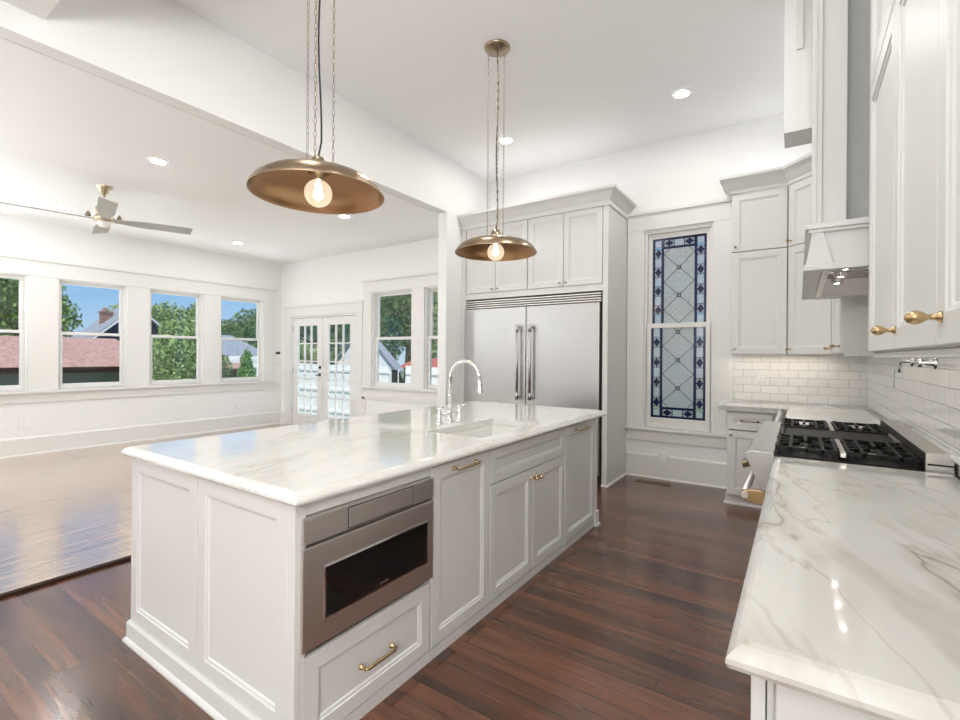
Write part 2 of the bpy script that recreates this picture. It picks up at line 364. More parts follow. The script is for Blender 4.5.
wall('wall_east', (XE+.01, YN, 0), (0, -1, 0), YN-YS, ZK, .14, [])
wall('wall_south', (XE, YS, 0), (-1, 0, 0), XE-XW, ZK, .14, [])
# baseboards
def bbprof(h, t=.018): return [(0, 0), (t+.012, 0), (t+.010, .012), (t, .02), (t, h-.02), (t-.004, h-.012), (t-.012, h), (0, h)]
z0 = .012
b = MB(); b.sweep([(XW, YS), (XW, YN)], [(o, z+z0) for o, z in bbprof(.24)]); struct('baseboard_west', b, M['trim'])
b = MB(); b.sweep([(XW, YN), (-8.26, YN)], [(o, z+z0) for o, z in bbprof(.24)])
b.sweep([(-6.10, YN), (XB-.13, YN)], [(o, z+z0) for o, z in bbprof(.24)])
b.sweep([(-1.645, YN), (-.55, YN)], bbprof(.27)); struct('baseboard_north', b, M['trim'])
# west window casings: head band, mullions, sill, apron
fr = Fr((XW, 0, 0), (0, 1, 0)); b = MB()
fr.box(b, 0.7, 5.36, 2.385, 2.58, 0, .022); fr.box(b, .68, 5.385, 2.58, 2.615, 0, .045); fr.box(b, .7, 5.365, 2.378, 2.392, 0, .028)
for a, c in ((.7, 1.02), (1.82, 2.13), (2.93, 3.23), (4.03, 4.32), (5.12, 5.34)): fr.box(b, a, c, .86, 2.385, 0, .02)
fr.box(b, .67, 5.38, .825, .86, -.10, .06); fr.box(b, .7, 5.345, .70, .825, 0, .02)
struct('trim_2', b, M['trim'], 'wide white casing around the row of windows on the left wall', bevel=.003)
# north living window casing and wainscot
fr = Fr((0, YN, 0), (1, 0, 0)); b = MB()
fr.box(b, -6.08, XB-.131, 2.40, 2.58, 0, .022); fr.box(b, -6.10, XB-.131, 2.58, 2.61, 0, .045)
for a, c in ((-6.06, -5.88), (-4.99, -4.73), (-3.84, -3.635)): fr.box(b, a, c, .84, 2.40, 0, .02)
fr.box(b, -6.12, XB-.131, .81, .84, -.10, .055); fr.box(b, -6.10, XB-.131, .66, .81, 0, .02)
fr.box(b, -6.10, -6.02, .25, .66, 0, .015); fr.box(b, -6.10, XB-.131, .62, .66, 0, .015)
struct('trim_3', b, M['trim'], 'white casing and wainscot frame below the paired living room windows', bevel=.003)
# french door casing
b = MB(); fr.box(b, -8.26, -8.10, .012, 2.08, 0, .02); fr.box(b, -6.25, -6.10, .012, 2.08, 0, .02)
fr.box(b, -8.27, -6.09, 2.08, 2.25, 0, .024); fr.box(b, -8.29, -6.07, 2.25, 2.28, 0, .045)
struct('trim_4', b, M['trim'], 'white casing around the glazed double doors', bevel=.003)
# stained window casing
b = MB(); fr.box(b, -1.645, ST[0], ST[2], 2.81, 0, .022); fr.box(b, ST[1], -.56, ST[2], 2.81, 0, .022)
fr.box(b, -1.645, -.56, 2.79, 2.97, 0, .026); fr.box(b, -1.648, -.555, 2.97, 3.005, 0, .05); fr.box(b, -1.648, -.555, 2.952, 2.97, 0, .034)
fr.box(b, -1.648, -.555, ST[2]-.03, ST[2], -.09, .055); fr.box(b, -1.645, -.56, .415, ST[2]-.03, 0, .022)
struct('trim_5', b, M['trim'], 'white casing, sill and apron of the stained glass window', bevel=.003)

def sash(fr, mb, u0, u1, v0, v1, w0, w1, st=.045, bot=.045, top=.045):
    fr.box(mb, u0, u0+st, v0, v1, w0, w1); fr.box(mb, u1-st, u1, v0, v1, w0, w1)
    fr.box(mb, u0+st, u1-st, v0, v0+bot, w0, w1); fr.box(mb, u0+st, u1-st, v1-top, v1, w0, w1)
def hung(n, O, U, u0, u1, v0, v1, vm, label):
    fr = Fr(O, U); t = thing('window_%d' % n, label, 'window', fr.p((u0+u1)/2, v0, 0), kind='structure')
    b = MB(); g = .022
    fr.box(b, u0, u0+g, v0, v1, -.14, -.012); fr.box(b, u1-g, u1, v0, v1, -.14, -.012); fr.box(b, u0+g, u1-g, v1-g, v1, -.14, -.012); fr.box(b, u0+g, u1-g, v0, v0+.012, -.14, -.012)
    mk('window_frame', b, M['trim'], t, bevel=.002)
    for nm, a, c, w, bt, tp in (('lower_sash', v0+.013, vm+.02, -.055, .06, .035), ('upper_sash', vm-.02, v1-g, -.095, .035, .04)):
        b = MB(); sash(fr, b, u0+g, u1-g, a, c, w-.032, w, .04, bt, tp); s_ = mk(nm, b, M['trim'], t, bevel=.003)
        b = MB(); fr.box(b, u0+g+.035, u1-g-.035, a+bt-.005, c-tp+.005, w-.018, w-.014); mk('pane', b, M['pane'], s_)
    b = MB(); fr.box(b, (u0+u1)/2-.03, (u0+u1)/2+.03, vm+.02, vm+.03, -.085, -.06); mk('sash_lock', b, M['nickel'], t)
    return t
LB = ['white double-hung window at the left edge of the photo, tree behind it', 'white double-hung window looking onto a red roof and brick chimney',
      'white double-hung window mostly filled by a leafy tree', 'white double-hung window nearest the corner, small cypress outside']
for i, (a, c) in enumerate(WW): hung(i+1, (XW, 0, 0), (0, 1, 0), a, c, .86, 2.385, 1.635, LB[i])
hung(5, (0, YN, 0), (1, 0, 0), -5.88, -4.99, .84, 2.40, 1.635, 'wider-looking of the paired windows, right of the glazed doors')
hung(6, (0, YN, 0), (1, 0, 0), -4.73, -3.84, .84, 2.40, 1.635, 'window of the pair partly hidden behind the pier')

# stained glass window
fr = Fr((0, YN, 0), (1, 0, 0)); t = thing('window_7', 'tall double-hung window of blue bordered leaded glass', 'window', (-1.1, YN, ST[2]), kind='structure')
b = MB(); fr.box(b, ST[0], ST[0]+.03, ST[2], ST[3], -.14, -.004); fr.box(b, ST[1]-.03, ST[1], ST[2], ST[3], -.14, -.004); fr.box(b, ST[0]+.03, ST[1]-.03, ST[3]-.03, ST[3], -.14, -.004)
mk('window_frame', b, M['trim'], t, bevel=.003)
def leaded(fr, u0, u1, v0, v1, w, top, parent):
    """blue strips, a chain of squares and stars, a diamond lattice field; top = border at the top, else at the bottom"""
    b = MB(); E1 = w+.0005
    def bx(a, c, d, e_, mi, k=1): fr.box(b, a, c, d, e_, w-.005, E1+k*.0007, mi)
    s, c = .024, .076; bw = s*2+c
    lo = v0 if top else v0+bw; hi = v1-bw if top else v1
    fr.box(b, u0+bw, u1-bw, lo, hi, w-.005, w, 0)
    for a, d in ((u0, u0+s), (u0+bw-s, u0+bw), (u1-bw, u1-bw+s), (u1-s, u1)): bx(a, d, v0, v1, 2, 2)
    if top: bx(u0, u1, v1-s, v1, 2, 3); bx(u0+bw-s, u1-bw+s, v1-bw, v1-bw+s, 2, 3)
    else: bx(u0, u1, v0, v0+s, 2, 3); bx(u0+bw-s, u1-bw+s, v0+bw-s, v0+bw, 2, 3)
    def cell(uc, vc, hu, hv, star):
        bx(uc-hu, uc+hu, vc-hv, vc+hv, 1, 1)
        l = .0035
        for q in ((uc-hu, uc-hu+l*1.4, vc-hv, vc+hv), (uc+hu-l*1.4, uc+hu, vc-hv, vc+hv), (uc-hu, uc+hu, vc-hv, vc-hv+l), (uc-hu, uc+hu, vc+hv-l, vc+hv)): bx(*q, 3, 3)
        if star:
            k = .46
            pts = [(0, hv), (k*hu, k*hv), (hu, 0), (k*hu, -k*hv), (0, -hv), (-k*hu, -k*hv), (-hu, 0), (-k*hu, k*hv)]
            b.prism([fr.p(uc+x*1.0, vc+y*1.0, w) for x, y in pts], fr.W*.0035, 2)
            for sx_ in (1, -1):
                d = Vector((hu, hv*sx_)); nrm_ = Vector((-d.y, d.x)).normalized()*.0022
                b.prism([fr.p(uc-d.x-nrm_.x, vc-d.y-nrm_.y, w), fr.p(uc-d.x+nrm_.x, vc-d.y+nrm_.y, w), fr.p(uc+d.x+nrm_.x, vc+d.y+nrm_.y, w), fr.p(uc+d.x-nrm_.x, vc+d.y-nrm_.y, w)], fr.W*.003, 3)
    Hh = v1-v0; nn = 9; ph = Hh/nn
    for uc in (u0+bw/2, u1-bw/2):
        for i in range(nn):
            star = i % 2 == 1
            vc = (v1-s-(c/2)-i*ph) if top else (v0+s+(c/2)+i*ph)
            if vc-ph/2 < v0-.01 or vc+ph/2 > v1+.02: 
                if not (v0 < vc < v1): continue
            hv = min(ph/2, vc-v0, v1-vc)
            cell(uc, vc, c/2, hv if i else c/2, star)
    vc = v1-s-c/2 if top else v0+s+c/2; inner = (u1-u0)-2*bw; pw = inner/3
    for i in range(3): cell(u0+bw+pw*(i+.5), vc, pw/2, c/2, i != 1)
    # lattice
    a0, a1 = u0+bw, u1-bw; um = (a0+a1)/2; st = (a1-a0)*1.0
    ys = [hi-.06-.31*k for k in range(4)] if top else [lo+.06+.31*k for k in range(4)]
    def line(p, q, wd=.0028):
        d = Vector((q[0]-p[0], q[1]-p[1])); nr = Vector((-d.y, d.x)).normalized()*wd
        b.prism([fr.p(p[0]+nr.x, p[1]+nr.y, w), fr.p(q[0]+nr.x, q[1]+nr.y, w), fr.p(q[0]-nr.x, q[1]-nr.y, w), fr.p(p[0]-nr.x, p[1]-nr.y, w)], fr.W*.0028, 3)
    sg = -1 if top else 1
    for k in range(3):
        y0, y1 = ys[k], ys[k]+sg*.31; ym = ys[k]+sg*.155
        def clip(y): return max(v0, min(v1, y))
        if not (v0 < ym < v1): 
            for q in (a0, a1):
                ye = clip(y1); tt = abs((ye-y0)/.155); line((q, y0), (q+(um-q)*min(tt, 1), ye))
            continue
        for q in (a0, a1):
            line((q, y0), (um, ym)); ye = clip(y1); tt = abs((ye-ym)/.155); line((um, ym), (um+(q-um)*min(1, tt), ye))
        bx(um-.022, um+.022, ym-.022, ym+.022, 3, 4); bx(um-.014, um+.014, ym-.014, ym+.014, 1, 6)
    for q in (a0, a1): line((q, ys[0]), (q+(um-q)*.38, ys[0]-sg*.06))
    return mk('leaded_glass', b, [M['clear_art'], M['white_art'], M['blue_art'], M['lead']], parent)
us0, us1 = ST[0]+.03, ST[1]-.03
b = MB(); sash(fr, b, us0, us1, 1.69, 2.75, -.085, -.045, .045, .05, .055); s_ = mk('upper_sash', b, M['trim'], t, bevel=.003)
tag(leaded(fr, us0+.043, us1-.043, 1.738, 2.697, -.062, True, s_), 'leaded glass with its border along the top')
b = MB(); sash(fr, b, us0-.012, us1+.012, .567, 1.735, -.043, -.004, .055, .115, .05); s_ = mk('lower_sash', b, M['trim'], t, bevel=.003)
tag(leaded(fr, us0+.041, us1-.041, .680, 1.687, -.022, False, s_), 'leaded glass with its border along the bottom')

# glazed double doors
t = thing('door_1', 'white glazed double doors to the garden', 'door', (-7.17, YN, .012), kind='structure')
b = MB(); fr.box(b, -8.10, -8.065, .012, 2.08, -.14, 0); fr.box(b, -6.285, -6.25, .012, 2.08, -.14, 0); fr.box(b, -8.065, -6.285, 2.045, 2.08, -.14, 0); fr.box(b, -8.065, -6.285, .0121, .03, -.14, 0)
mk('door_frame', b, M['trim'], t, bevel=.003)
for k, (a, c) in enumerate(((-8.06, -7.18), (-7.17, -6.29))):
    b = MB(); g0, g1, h0, h1 = a+.15, c-.15, .24, 1.90
    fr.box(b, a, g0, .035, 2.04, -.06, -.015); fr.box(b, g1, c, .035, 2.04, -.06, -.015)
    fr.box(b, g0, g1, .035, h0, -.06, -.015); fr.box(b, g0, g1, h1, 2.04, -.06, -.015)
    for i in (1, 2): q = g0+(g1-g0)*i/3; fr.box(b, q-.012, q+.012, h0, h1, -.055, -.02)
    for i in range(1, 5): q = h0+(h1-h0)*i/5; fr.box(b, g0, g1, q-.012, q+.012, -.054, -.021)
    lf = mk('door_leaf', b, M['trim'], t, bevel=.003)
    b = MB(); fr.box(b, g0-.004, g1+.004, h0-.004, h1+.004, -.040, -.036); mk('pane', b, M['pane'], lf)
    for q in (.3, 1.05, 1.85):
        b = MB(); fr.box(b, (a-.004 if k == 0 else c-.006), (a+.006 if k == 0 else c+.004), q-.05, q+.05, -.02, -.006); mk('hinge', b, M['nickel'], lf)
    if k == 0:
        b = MB(); b.lathe([(.0, 0), (.028, 0), (.028, .008), (.01, .01), (.01, .045), (0, .045)], fr.p(c-.06, .99, -.015), fr.W, 16)
        b.tube([fr.p(c-.06, .99, .025), fr.p(c-.13, .985, .028)], .009, 8); mk('door_handle', b, M['iron'], lf)
        b = MB(); b.lathe([(0, 0), (.028, 0), (.028, .012), (.0, .014)], fr.p(c-.06, 1.13, -.015), fr.W, 16); mk('deadbolt', b, M['iron'], lf)

# ------------------------------------------------------------------ tile
struct('wall_backsplash_north', MB().box(-.60, XE-.001, YN-.008, YN, .916, 1.41), M['tile_n'], 'white subway tile behind the corner counter')
struct('wall_backsplash_east', MB().box(XE, XE+.01, .3, YN-.008, .905, 1.80), M['tile_e'], 'white subway tile along the range wall')

# ------------------------------------------------------------------ fittings shared by the cabinets
def knob(fr, u, v, w, parent, m='brass', s=1.0):
    b = MB(); b.lathe([(0, 0), (.013*s, 0), (.013*s, .003), (.008*s, .008), (.006*s, .014), (.006*s, .020), (.011*s, .026), (.0155*s, .034), (.016*s, .042), (.012*s, .050), (.006*s, .055), (0, .056)],
                      fr.p(u, v, w), fr.W, 14); return mk('knob', b, M[m], parent)
def pull(fr, u, v, w, L, parent, m='brass'):
    b = MB()
    for q in (u-L/2, u+L/2): b.lathe([(0, 0), (.011, 0), (.011, .005), (.006, .009), (.0055, .03)], fr.p(q, v, w), fr.W, 12)
    b.tube([fr.p(u-L/2, v, w+.018), fr.p(u-L/2+.004, v, w+.028), fr.p(u-L/2+.014, v, w+.033), fr.p(u+L/2-.014, v, w+.033), fr.p(u+L/2-.004, v, w+.028), fr.p(u+L/2, v, w+.018)],
           [.0055, .006, .0065, .0065, .006, .0055], 10)
    return mk('pull', b, M[m], parent)
def shell(x0, x1, y0, y1, z0, z1, t=.018, open_='W'):
    """a cabinet carcass of boards, open on one side"""
    b = MB(); b.box(x0, x1, y0, y1, z0, z0+t); b.box(x0, x1, y0, y1, z1-t, z1)
    if open_ in 'WE':
        b.box(x0, x1, y0, y0+t, z0+t, z1-t); b.box(x0, x1, y1-t, y1, z0+t, z1-t)
        q = x1-t if open_ == 'W' else x0; b.box(q, q+t, y0+t, y1-t, z0+t, z1-t)
    else:
        b.box(x0, x0+t, y0, y1, z0+t, z1-t); b.box(x1-t, x1, y0, y1, z0+t, z1-t); b.box(x0+t, x1-t, y1-t, y1, z0+t, z1-t)
    return b

# ------------------------------------------------------------------ island
ZT, ZC = .915, .875
XI = -1.365
fi = Fr((XI, 0, 0), (0, 1, 0))
def counter(name, label, x0, x1, y0, y1, hole=None, m='stone'):
    prof = [(.012, ZC), (.004, ZC+.002), (.0, ZC+.010), (.001, ZC+.018), (.006, ZC+.024), (.012, ZC+.030), (.020, ZC+.036), (.030, ZT)]
    b = MB(); L = [[(x0+i, y0+i, z), (x1-i, y0+i, z), (x1-i, y1-i, z), (x0+i, y1-i, z)] for i, z in prof]
    b.rings(L, hole is None, hole is None)
    if hole:
        a0, a1, b0, b1 = hole; h = [(a0, b0), (a1, b0), (a1, b1), (a0, b1)]
        for lp, z in ((L[0], ZC), (L[-1], ZT)):
            q = [Vector(p) for p in lp]+[Vector((*p, z)) for p in h]; b.add(q, [(i, (i+1) % 4, 4+(i+1) % 4, 4+i) for i in range(4)])
        b.rings([[(*p, ZC) for p in h], [(*p, ZT) for p in h]], False, False)
    o = mk(name, b, M[m], None, ((x0+x1)/2, (y0+y1)/2, ZC)); return tag(o, label, 'countertop')
SK = (-1.80, -1.42, 2.12, 2.83)
counter('countertop', 'large white veined stone worktop on the island', -2.672, -1.307, .908, 3.85, SK, 'stone_pale')
# island end panels and back
t = thing('island_end_panel', 'two framed white panels closing the near end of the island', 'cabinet panel', (-1.98, .95, 0))
fe = Fr((0, .952, 0), (1, 0, 0))
b = MB(); fe.box(b, -2.615, -1.345, 0, ZC, -.02, 0); mk('backing', b, M['cab'], t)
for a, c in ((-2.612, -1.989), (-1.981, -1.385)):
    b = MB(); fe.panel(b, a, c, .098, ZC-.003, .02, .062); mk('panel', b, M['cab'], t)
b = MB(); fe.box(b, -1.383, -1.345, .098, ZC-.003, 0, .02); mk('corner_post', b, M['cab'], t, bevel=.002)
b = MB(); b.sweep([(-2.618, .96), (-2.618, .93), (-1.345, .93), (-1.345, .95)], [(-.012, 0), (.022, 0), (.022, .008), (.016, .018), (.010, .022), (.010, .088), (.004, .098), (-.012, .098)], side=1)
mk('base_molding', b, M['cab'], t)
t = thing('island_back_panel', 'long white panel along the living room side of the island', 'cabinet panel', (-2.6, 2.3, 0))
b = MB(); b.box(-2.615, -2.595, .975, 3.72, 0, ZC); mk('panel', b, M['cab'], t)
for y in (.976, 3.70):
    b = MB(); b.box(-2.594, -2.0, y, y+.02, 0, ZC); mk('support', b, M['cab'], t)
b = MB(); b.sweep([(-2.616, 3.72), (-2.616, .962)], [(-.001, 0), (.020, 0), (.020, .008), (.014, .018), (.008, .022), (.008, .088), (.002, .098), (-.001, .098)], side=1); mk('base_molding', b, M['cab'], t)
XC0 = -1.98
def facebox(b, y0, y1, w0=-.02, w1=0, toe=.045):
    fi.box(b, y0, y1, .0, toe, w0, w1)
# microwave unit
t = thing('base_cabinet', 'island cabinet that holds the steel microwave above one deep drawer', 'cabinet', (XI, 1.29, 0), 'island base cabinets')
b = shell(XC0, XI, .974, 1.618, .0, ZC-.002, open_='E'); b.box(XC0+.018, XI, .992, 1.60, .357, .372)
fi.box(b, .974, 1.618, .825, ZC-.002, -.02, .012); fi.box(b, .953, .973, .0, .376, -.02, .018); fi.box(b, .953, .973, .825, ZC-.002, -.02, .018); fi.box(b, .974, 1.618, 0, .05, -.02, .016); mk('carcass', b, M['cab'], t)
b = MB(); fi.panel(b, .972, 1.612, .055, .352, .02, .055); d = mk('drawer_front', b, M['cab'], t)
pull(fi, 1.293, .198, .02, .16, d)
# microwave
t = thing('microwave_drawer', 'stainless built-in microwave drawer with black glass in the island front', 'microwave', (XI, 1.29, .376))
b = MB(); b.box(-1.86, XI, .998, 1.595, .376, .815); mk('body', b, M['steel_h'], t)
b = MB(); fi.box(b, .953, 1.616, .733, .822, 0, .034); cp = mk('control_panel', b, M['steel_h'], t, bevel=.004)
b = MB(); fi.loft(b, 1.14, 1.475, .742, .812, [(0, .0345), (0, .0365), (.002, .0375)]); mk('control_flap', b, M['steel_h'], cp, bevel=.001)
b = MB(); fi.box(b, 1.137, 1.478, .739, .815, .033, .0350); mk('flap_gap', b, M['dark'], cp)
b = MB(); fi.box(b, .953, 1.616, .380, .724, 0, .034); dr = mk('drawer_front', b, M['steel_h'], t, bevel=.004)
b = MB(); fi.loft(b, 1.04, 1.572, .462, .640, [(-.004, .033), (-.004, .0355), (0, .036), (.003, .0362)]); mk('glass_trim', b, M['chrome'], dr)
b = MB(); fi.loft(b, 1.043, 1.569, .465, .637, [(0, .035), (0, .0372)]); mk('black_glass', b, M['black'], dr)
tx = bpy.data.curves.new('logo', 'FONT'); tx.body = 'SHARP'; tx.size = .016; tx.align_x = 'CENTER'; tx.extrude = .0003
txo = bpy.data.objects.new('tmp', tx); C.objects.link(txo); bpy.context.view_layer.update()
me = bpy.data.meshes.new_from_object(txo.evaluated_get(bpy.context.evaluated_depsgraph_get())); bpy.data.objects.remove(txo)
b = MB()
for pl in me.polygons: b.add([fi.p(1.315+me.vertices[i].co.x, .476+me.vertices[i].co.y, .0376+me.vertices[i].co.z) for i in pl.vertices], [tuple(range(len(pl.vertices)))])
mk('logo', b, M['nickel'], dr)
# dishwasher behind a cabinet front
t = thing('dishwasher', 'panel-front dishwasher, tall white door with one brass pull, beside the microwave', 'dishwasher', (XI, 1.86, 0))
b = shell(XC0, XI-.01, 1.625, 2.094, .0, ZC-.002, open_='E'); fi.box(b, 1.622, 2.097, 0, .05, -.02, .016); mk('body', b, M['cab'], t)
b = MB(); fi.panel(b, 1.623, 2.097, .055, .862, .02, .058); d = mk('door', b, M['cab'], t); pull(fi, 1.868, .829, .02, .18, d)
# sink base
t = thing('base_cabinet', 'island cabinet under the sink, false drawer above two brass-knobbed doors', 'cabinet', (XI, 2.58, 0), 'island base cabinets')
b = MB(); b.box(XC0, XI, 2.10, 2.116, 0, ZC-.002); b.box(XC0, XI, 3.053, 3.069, 0, ZC-.002); b.box(XC0, XI, 2.116, 3.053, 0, .018); b.box(XC0, XC0+.018, 2.116, 3.053, .018, ZC-.002)
fi.box(b, 2.10, 3.069, 0, .05, -.02, .016); mk('carcass', b, M['cab'], t)
b = MB(); fi.panel(b, 2.105, 3.064, .678, .862, .02, .05); mk('false_drawer_front', b, M['cab'], t)
for a, c, q in ((2.105, 2.581, 2.553), (2.588, 3.064, 2.616)):
    b = MB(); fi.panel(b, a, c, .055, .672, .02, .058); d = mk('door', b, M['cab'], t); knob(fi, q, .622, .02, d, s=.75)
# pull-out
t = thing('base_cabinet', 'narrow island cabinet at the far end, tall single front with brass pull', 'cabinet', (XI, 3.37, 0), 'island base cabinets')
b = shell(XC0, XI, 3.073, 3.655, .0, ZC-.002, open_='E'); fi.box(b, 3.073, 3.655, 0, .05, -.02, .016); mk('carcass', b, M['cab'], t)
b = MB(); fi.panel(b, 3.076, 3.652, .055, .862, .02, .058); d = mk('door', b, M['cab'], t); pull(fi, 3.355, .826, .02, .2, d)
b = MB(); fi.box(b, 3.658, 3.70, 0, ZC-.002, -.05, .022); fi.box(b, 3.652, 3.712, 0, .12, -.05, .034); fi.box(b, 3.649, 3.722, 0, .02, -.05, .045)
mk('pilaster', b, M['cab'], t, bevel=.003)
# sink
t = thing('sink', 'white undermount sink set in the island worktop', 'sink', (-1.61, 2.475, .68))
b = MB(); a0, a1, b0, b1 = SK
def rc(i, z): return [(a0+i, b0+i, z), (a1-i, b0+i, z), (a1-i, b1-i, z), (a0+i, b1-i, z)]
b.rings([rc(-.02, ZC-.001), rc(-.004, ZC-.001), rc(0, ZC-.012), rc(.008, .72), rc(.03, .69)], False, True)
b.rings([rc(-.02, ZC-.001), rc(-.02, .675)], False, True); mk('bowl', b, M['ceramic'], t, bevel=.004)
b = MB(); b.lathe([(0, .004), (.03, .004), (.045, 0)], (-1.61, 2.475, .691), (0, 0, 1), 20); mk('drain', b, M['chrome'], t)
# faucet
t = thing('faucet', 'chrome bridge faucet with high arched spout behind the island sink', 'faucet', (-1.935, 2.51, ZT))
b = MB(); XFc = -1.935; pts = [(XFc, 2.51, ZT+.01), (XFc, 2.51, 1.20)]
for k in range(1, 13): a = PI-PI*k/12; pts.append((XFc+.12+.12*math.cos(a), 2.51, 1.205+.12*math.sin(a)))
b.tube(pts, .0115, 14); b.lathe([(.03, 0), (.03, .006), (.02, .012), (.016, .03), (.018, .06), (.018, .075), (.0125, .085)], (XFc, 2.51, ZT), (0, 0, 1), 20)
b.lathe([(.0115, 0), (.015, .004), (.015, .012), (.0115, .016)], (XFc, 2.51, 1.085), (0, 0, 1), 16); mk('spout', b, M['chrome'], t)
b = MB(); b.lathe([(.0115, .005), (.0145, 0), (.0145, -.02), (.016, -.03), (.021, -.075), (.021, -.088), (.0, -.089)], (XFc+.24, 2.51, 1.205), (-.08, 0, 1), 18); mk('spray_head', b, M['chrome'], t)
b = MB(); b.tube([(XFc, 2.40, ZT+.055), (XFc, 2.62, ZT+.055)], .009, 12); mk('bridge', b, M['chrome'], t)
for y, dx in ((2.40, 1), (2.62, 1)):
    b = MB(); b.lathe([(.026, 0), (.026, .006), (.018, .012), (.015, .03), (.02, .05), (.02, .062), (.013, .075), (.013, .09), (.016, .095), (.016, .105), (0, .108)], (XFc, y, ZT), (0, 0, 1), 18)
    b.tube([(XFc, y, ZT+.1), (XFc+.045*dx, y+(.02 if y > 2.5 else -.02), ZT+.112)], [.007, .0055], 10); mk('handle', b, M['chrome'], t)

# ------------------------------------------------------------------ refrigerator wall
YF = 4.83; ff = Fr((0, YF+.02, 0), (1, 0, 0))
t = thing('refrigerator', 'wide stainless twin-door refrigerator with louvred grille', 'refrigerator', (-2.6, 5.1, 0))
b = MB(); b.box(-3.47, -1.715, YF+.03, YN-.02, .0, 2.04); mk('body', b, M['dark'], t)
for k, (a, c, h) in enumerate(((-3.48, -2.611, -2.69), (-2.603, -1.734, -2.525))):
    b = MB(); ff.box(b, a, c, .10, 1.935, -.008, .045); d = mk('door', b, M['steel_v'], t, bevel=.006)
    b = MB(); b.tube([ff.p(h, .86, .10), ff.p(h, 1.72, .10)], .016, 14)
    for v_ in (.89, 1.69): b.tube([ff.p(h, v_, .045), ff.p(h, v_, .10)], .012, 10)
    for v_ in (.86, 1.64): b.tube([ff.p(h, v_, .10), ff.p(h, v_+.08, .10)], .019, 14)
    mk('handle', b, M['steel_v'], d)
b = MB(); ff.box(b, -3.475, -1.72, 1.942, 2.042, -.008, .01, 1)
for k in range(4): z = 1.944+k*.0262; ff.box(b, -3.478, -1.718, z, z+.0135, .008, .04, 0)
mk('grille', b, [M['steel_h'], M['dark']], t, bevel=.002)
b = MB(); ff.box(b, -3.47, -1.72, .0, .095, -.02, .0); mk('toe_grille', b, M['dark'], t)
t = thing('cabinet_side_panel', 'tall white panel on the right side of the refrigerator', 'cabinet panel', (-1.68, 5.15, 0))
b = MB(); b.box(-1.708, -1.652, YF, YN-.002, 0, 2.95); mk('panel', b, M['cab'], t, bevel=.002)
b = MB(); b.sweep([(-1.708, YF), (-1.652, YF), (-1.652, YN-.002)], [(0, 0), (.016, 0), (.014, .012), (.0, .018)], side=1); mk('shoe_molding', b, M['trim'], t)
t = thing('cabinet_side_panel', 'narrow white filler strip left of the refrigerator against the pier', 'cabinet panel', (-3.49, 5.15, 0))
b = MB(); b.box(-3.548, -3.483, YF, YN-.002, 0, 2.95); mk('panel', b, M['cab'], t)
for nm, a, c in (('left pair of white doors above the refrigerator', -3.48, -2.604), ('right pair of white doors above the refrigerator', -2.602, -1.71)):
    t = thing('wall_cabinet', nm, 'cabinet', ((a+c)/2, 5.1, 2.08), 'cabinets above the refrigerator')
    b = shell(a, c, YF+.021, YN-.002, 2.08, 2.95, open_='S'); ff.box(b, a, c, 2.06, 2.13, -.02, .012); mk('carcass', b, M['cab'], t)
    q = (a+c)/2
    for u0, u1, k in ((a+.006, q-.003, q-.035), (q+.003, c-.006, q+.035)):
        b = MB(); ff.panel(b, u0, u1, 2.134, 2.944, .02, .058); d = mk('door', b, M['cab'], t); knob(ff, k, 2.17, .02, d, 'nickel', .7)
crown = [(0, 2.945), (.014, 2.945), (.014, 2.995), (.022, 3.003), (.034, 3.02), (.06, 3.06), (.085, 3.082), (.095, 3.086), (.10, 3.094), (.10, 3.118), (0, 3.118)]
b = MB(); b.sweep([(-3.549, YF), (-1.652, YF), (-1.652, YN-.002)], crown, side=1); b.box(-3.549, -1.652, YF+.001, YN-.002, 2.951, 2.97)
struct('trim_6', b, M['cab'], 'crown molding above the refrigerator cabinets')

# ------------------------------------------------------------------ north-east corner cabinets
XU = .225; YU = 5.17
t = thing('wall_cabinet', 'two-tier white wall cabinet just right of the stained glass window', 'cabinet', (-.31, 5.3, 1.39), 'corner wall cabinets')
fn = Fr((0, YU+.02, 0), (1, 0, 0))
b = shell(-.545, -.088, YU+.021, YN-.009, 1.39, 2.945, open_='S'); mk('carcass', b, M['cab'], t)
for z0_, z1_, n in ((1.395, 2.375, 1), (2.382, 2.938, 1)):
    b = MB(); fn.panel(b, -.543, -.092, z0_, z1_, .02, .062); d = mk('door', b, M['cab'], t); knob(fn, -.51, z0_+.045, .02, d, 'nickel', .7)
t = thing('wall_cabinet', 'two-tier angled white wall cabinet in the corner', 'cabinet', (.1, 5.1, 1.39), 'corner wall cabinets')
A, B = Vector((-.086, YU)), Vector((XU, 4.855))
poly = [(-.086, YU+.022), (-.086, YN-.009), (XE-.001, YN-.009), (XE-.001, 4.853), (XU+.022, 4.853)]
b = MB(); b.prism([(x, y, 1.39) for x, y in poly], (0, 0, 1.555)); mk('carcass', b, M['cab'], t)
dv = (B-A); fd = Fr((A.x+.0145, A.y+.0145, 0), (dv.x, dv.y, 0)); Ld = dv.length
for z0_, z1_ in ((1.395, 2.375), (2.382, 2.938)):
    b = MB(); fd.panel(b, .006, Ld-.006, z0_, z1_, .02, .062); d = mk('door', b, M['cab'], t); knob(fd, .035, z0_+.045, .02, d, 'brass', .7)
t = thing('wall_cabinet', 'white wall cabinet on the range wall between corner and hood', 'cabinet', (.37, 4.35, 1.39), 'corner wall cabinets')
fw_ = Fr((XU+.02, 0, 0), (0, -1, 0))
b = shell(XU+.021, XE-.001, 3.85, 4.851, 1.39, 2.945, open_='W'); b.box(XU+.02, XE-.001, 3.845, 3.86, 1.375, 2.945); mk('carcass', b, M['cab'], t)
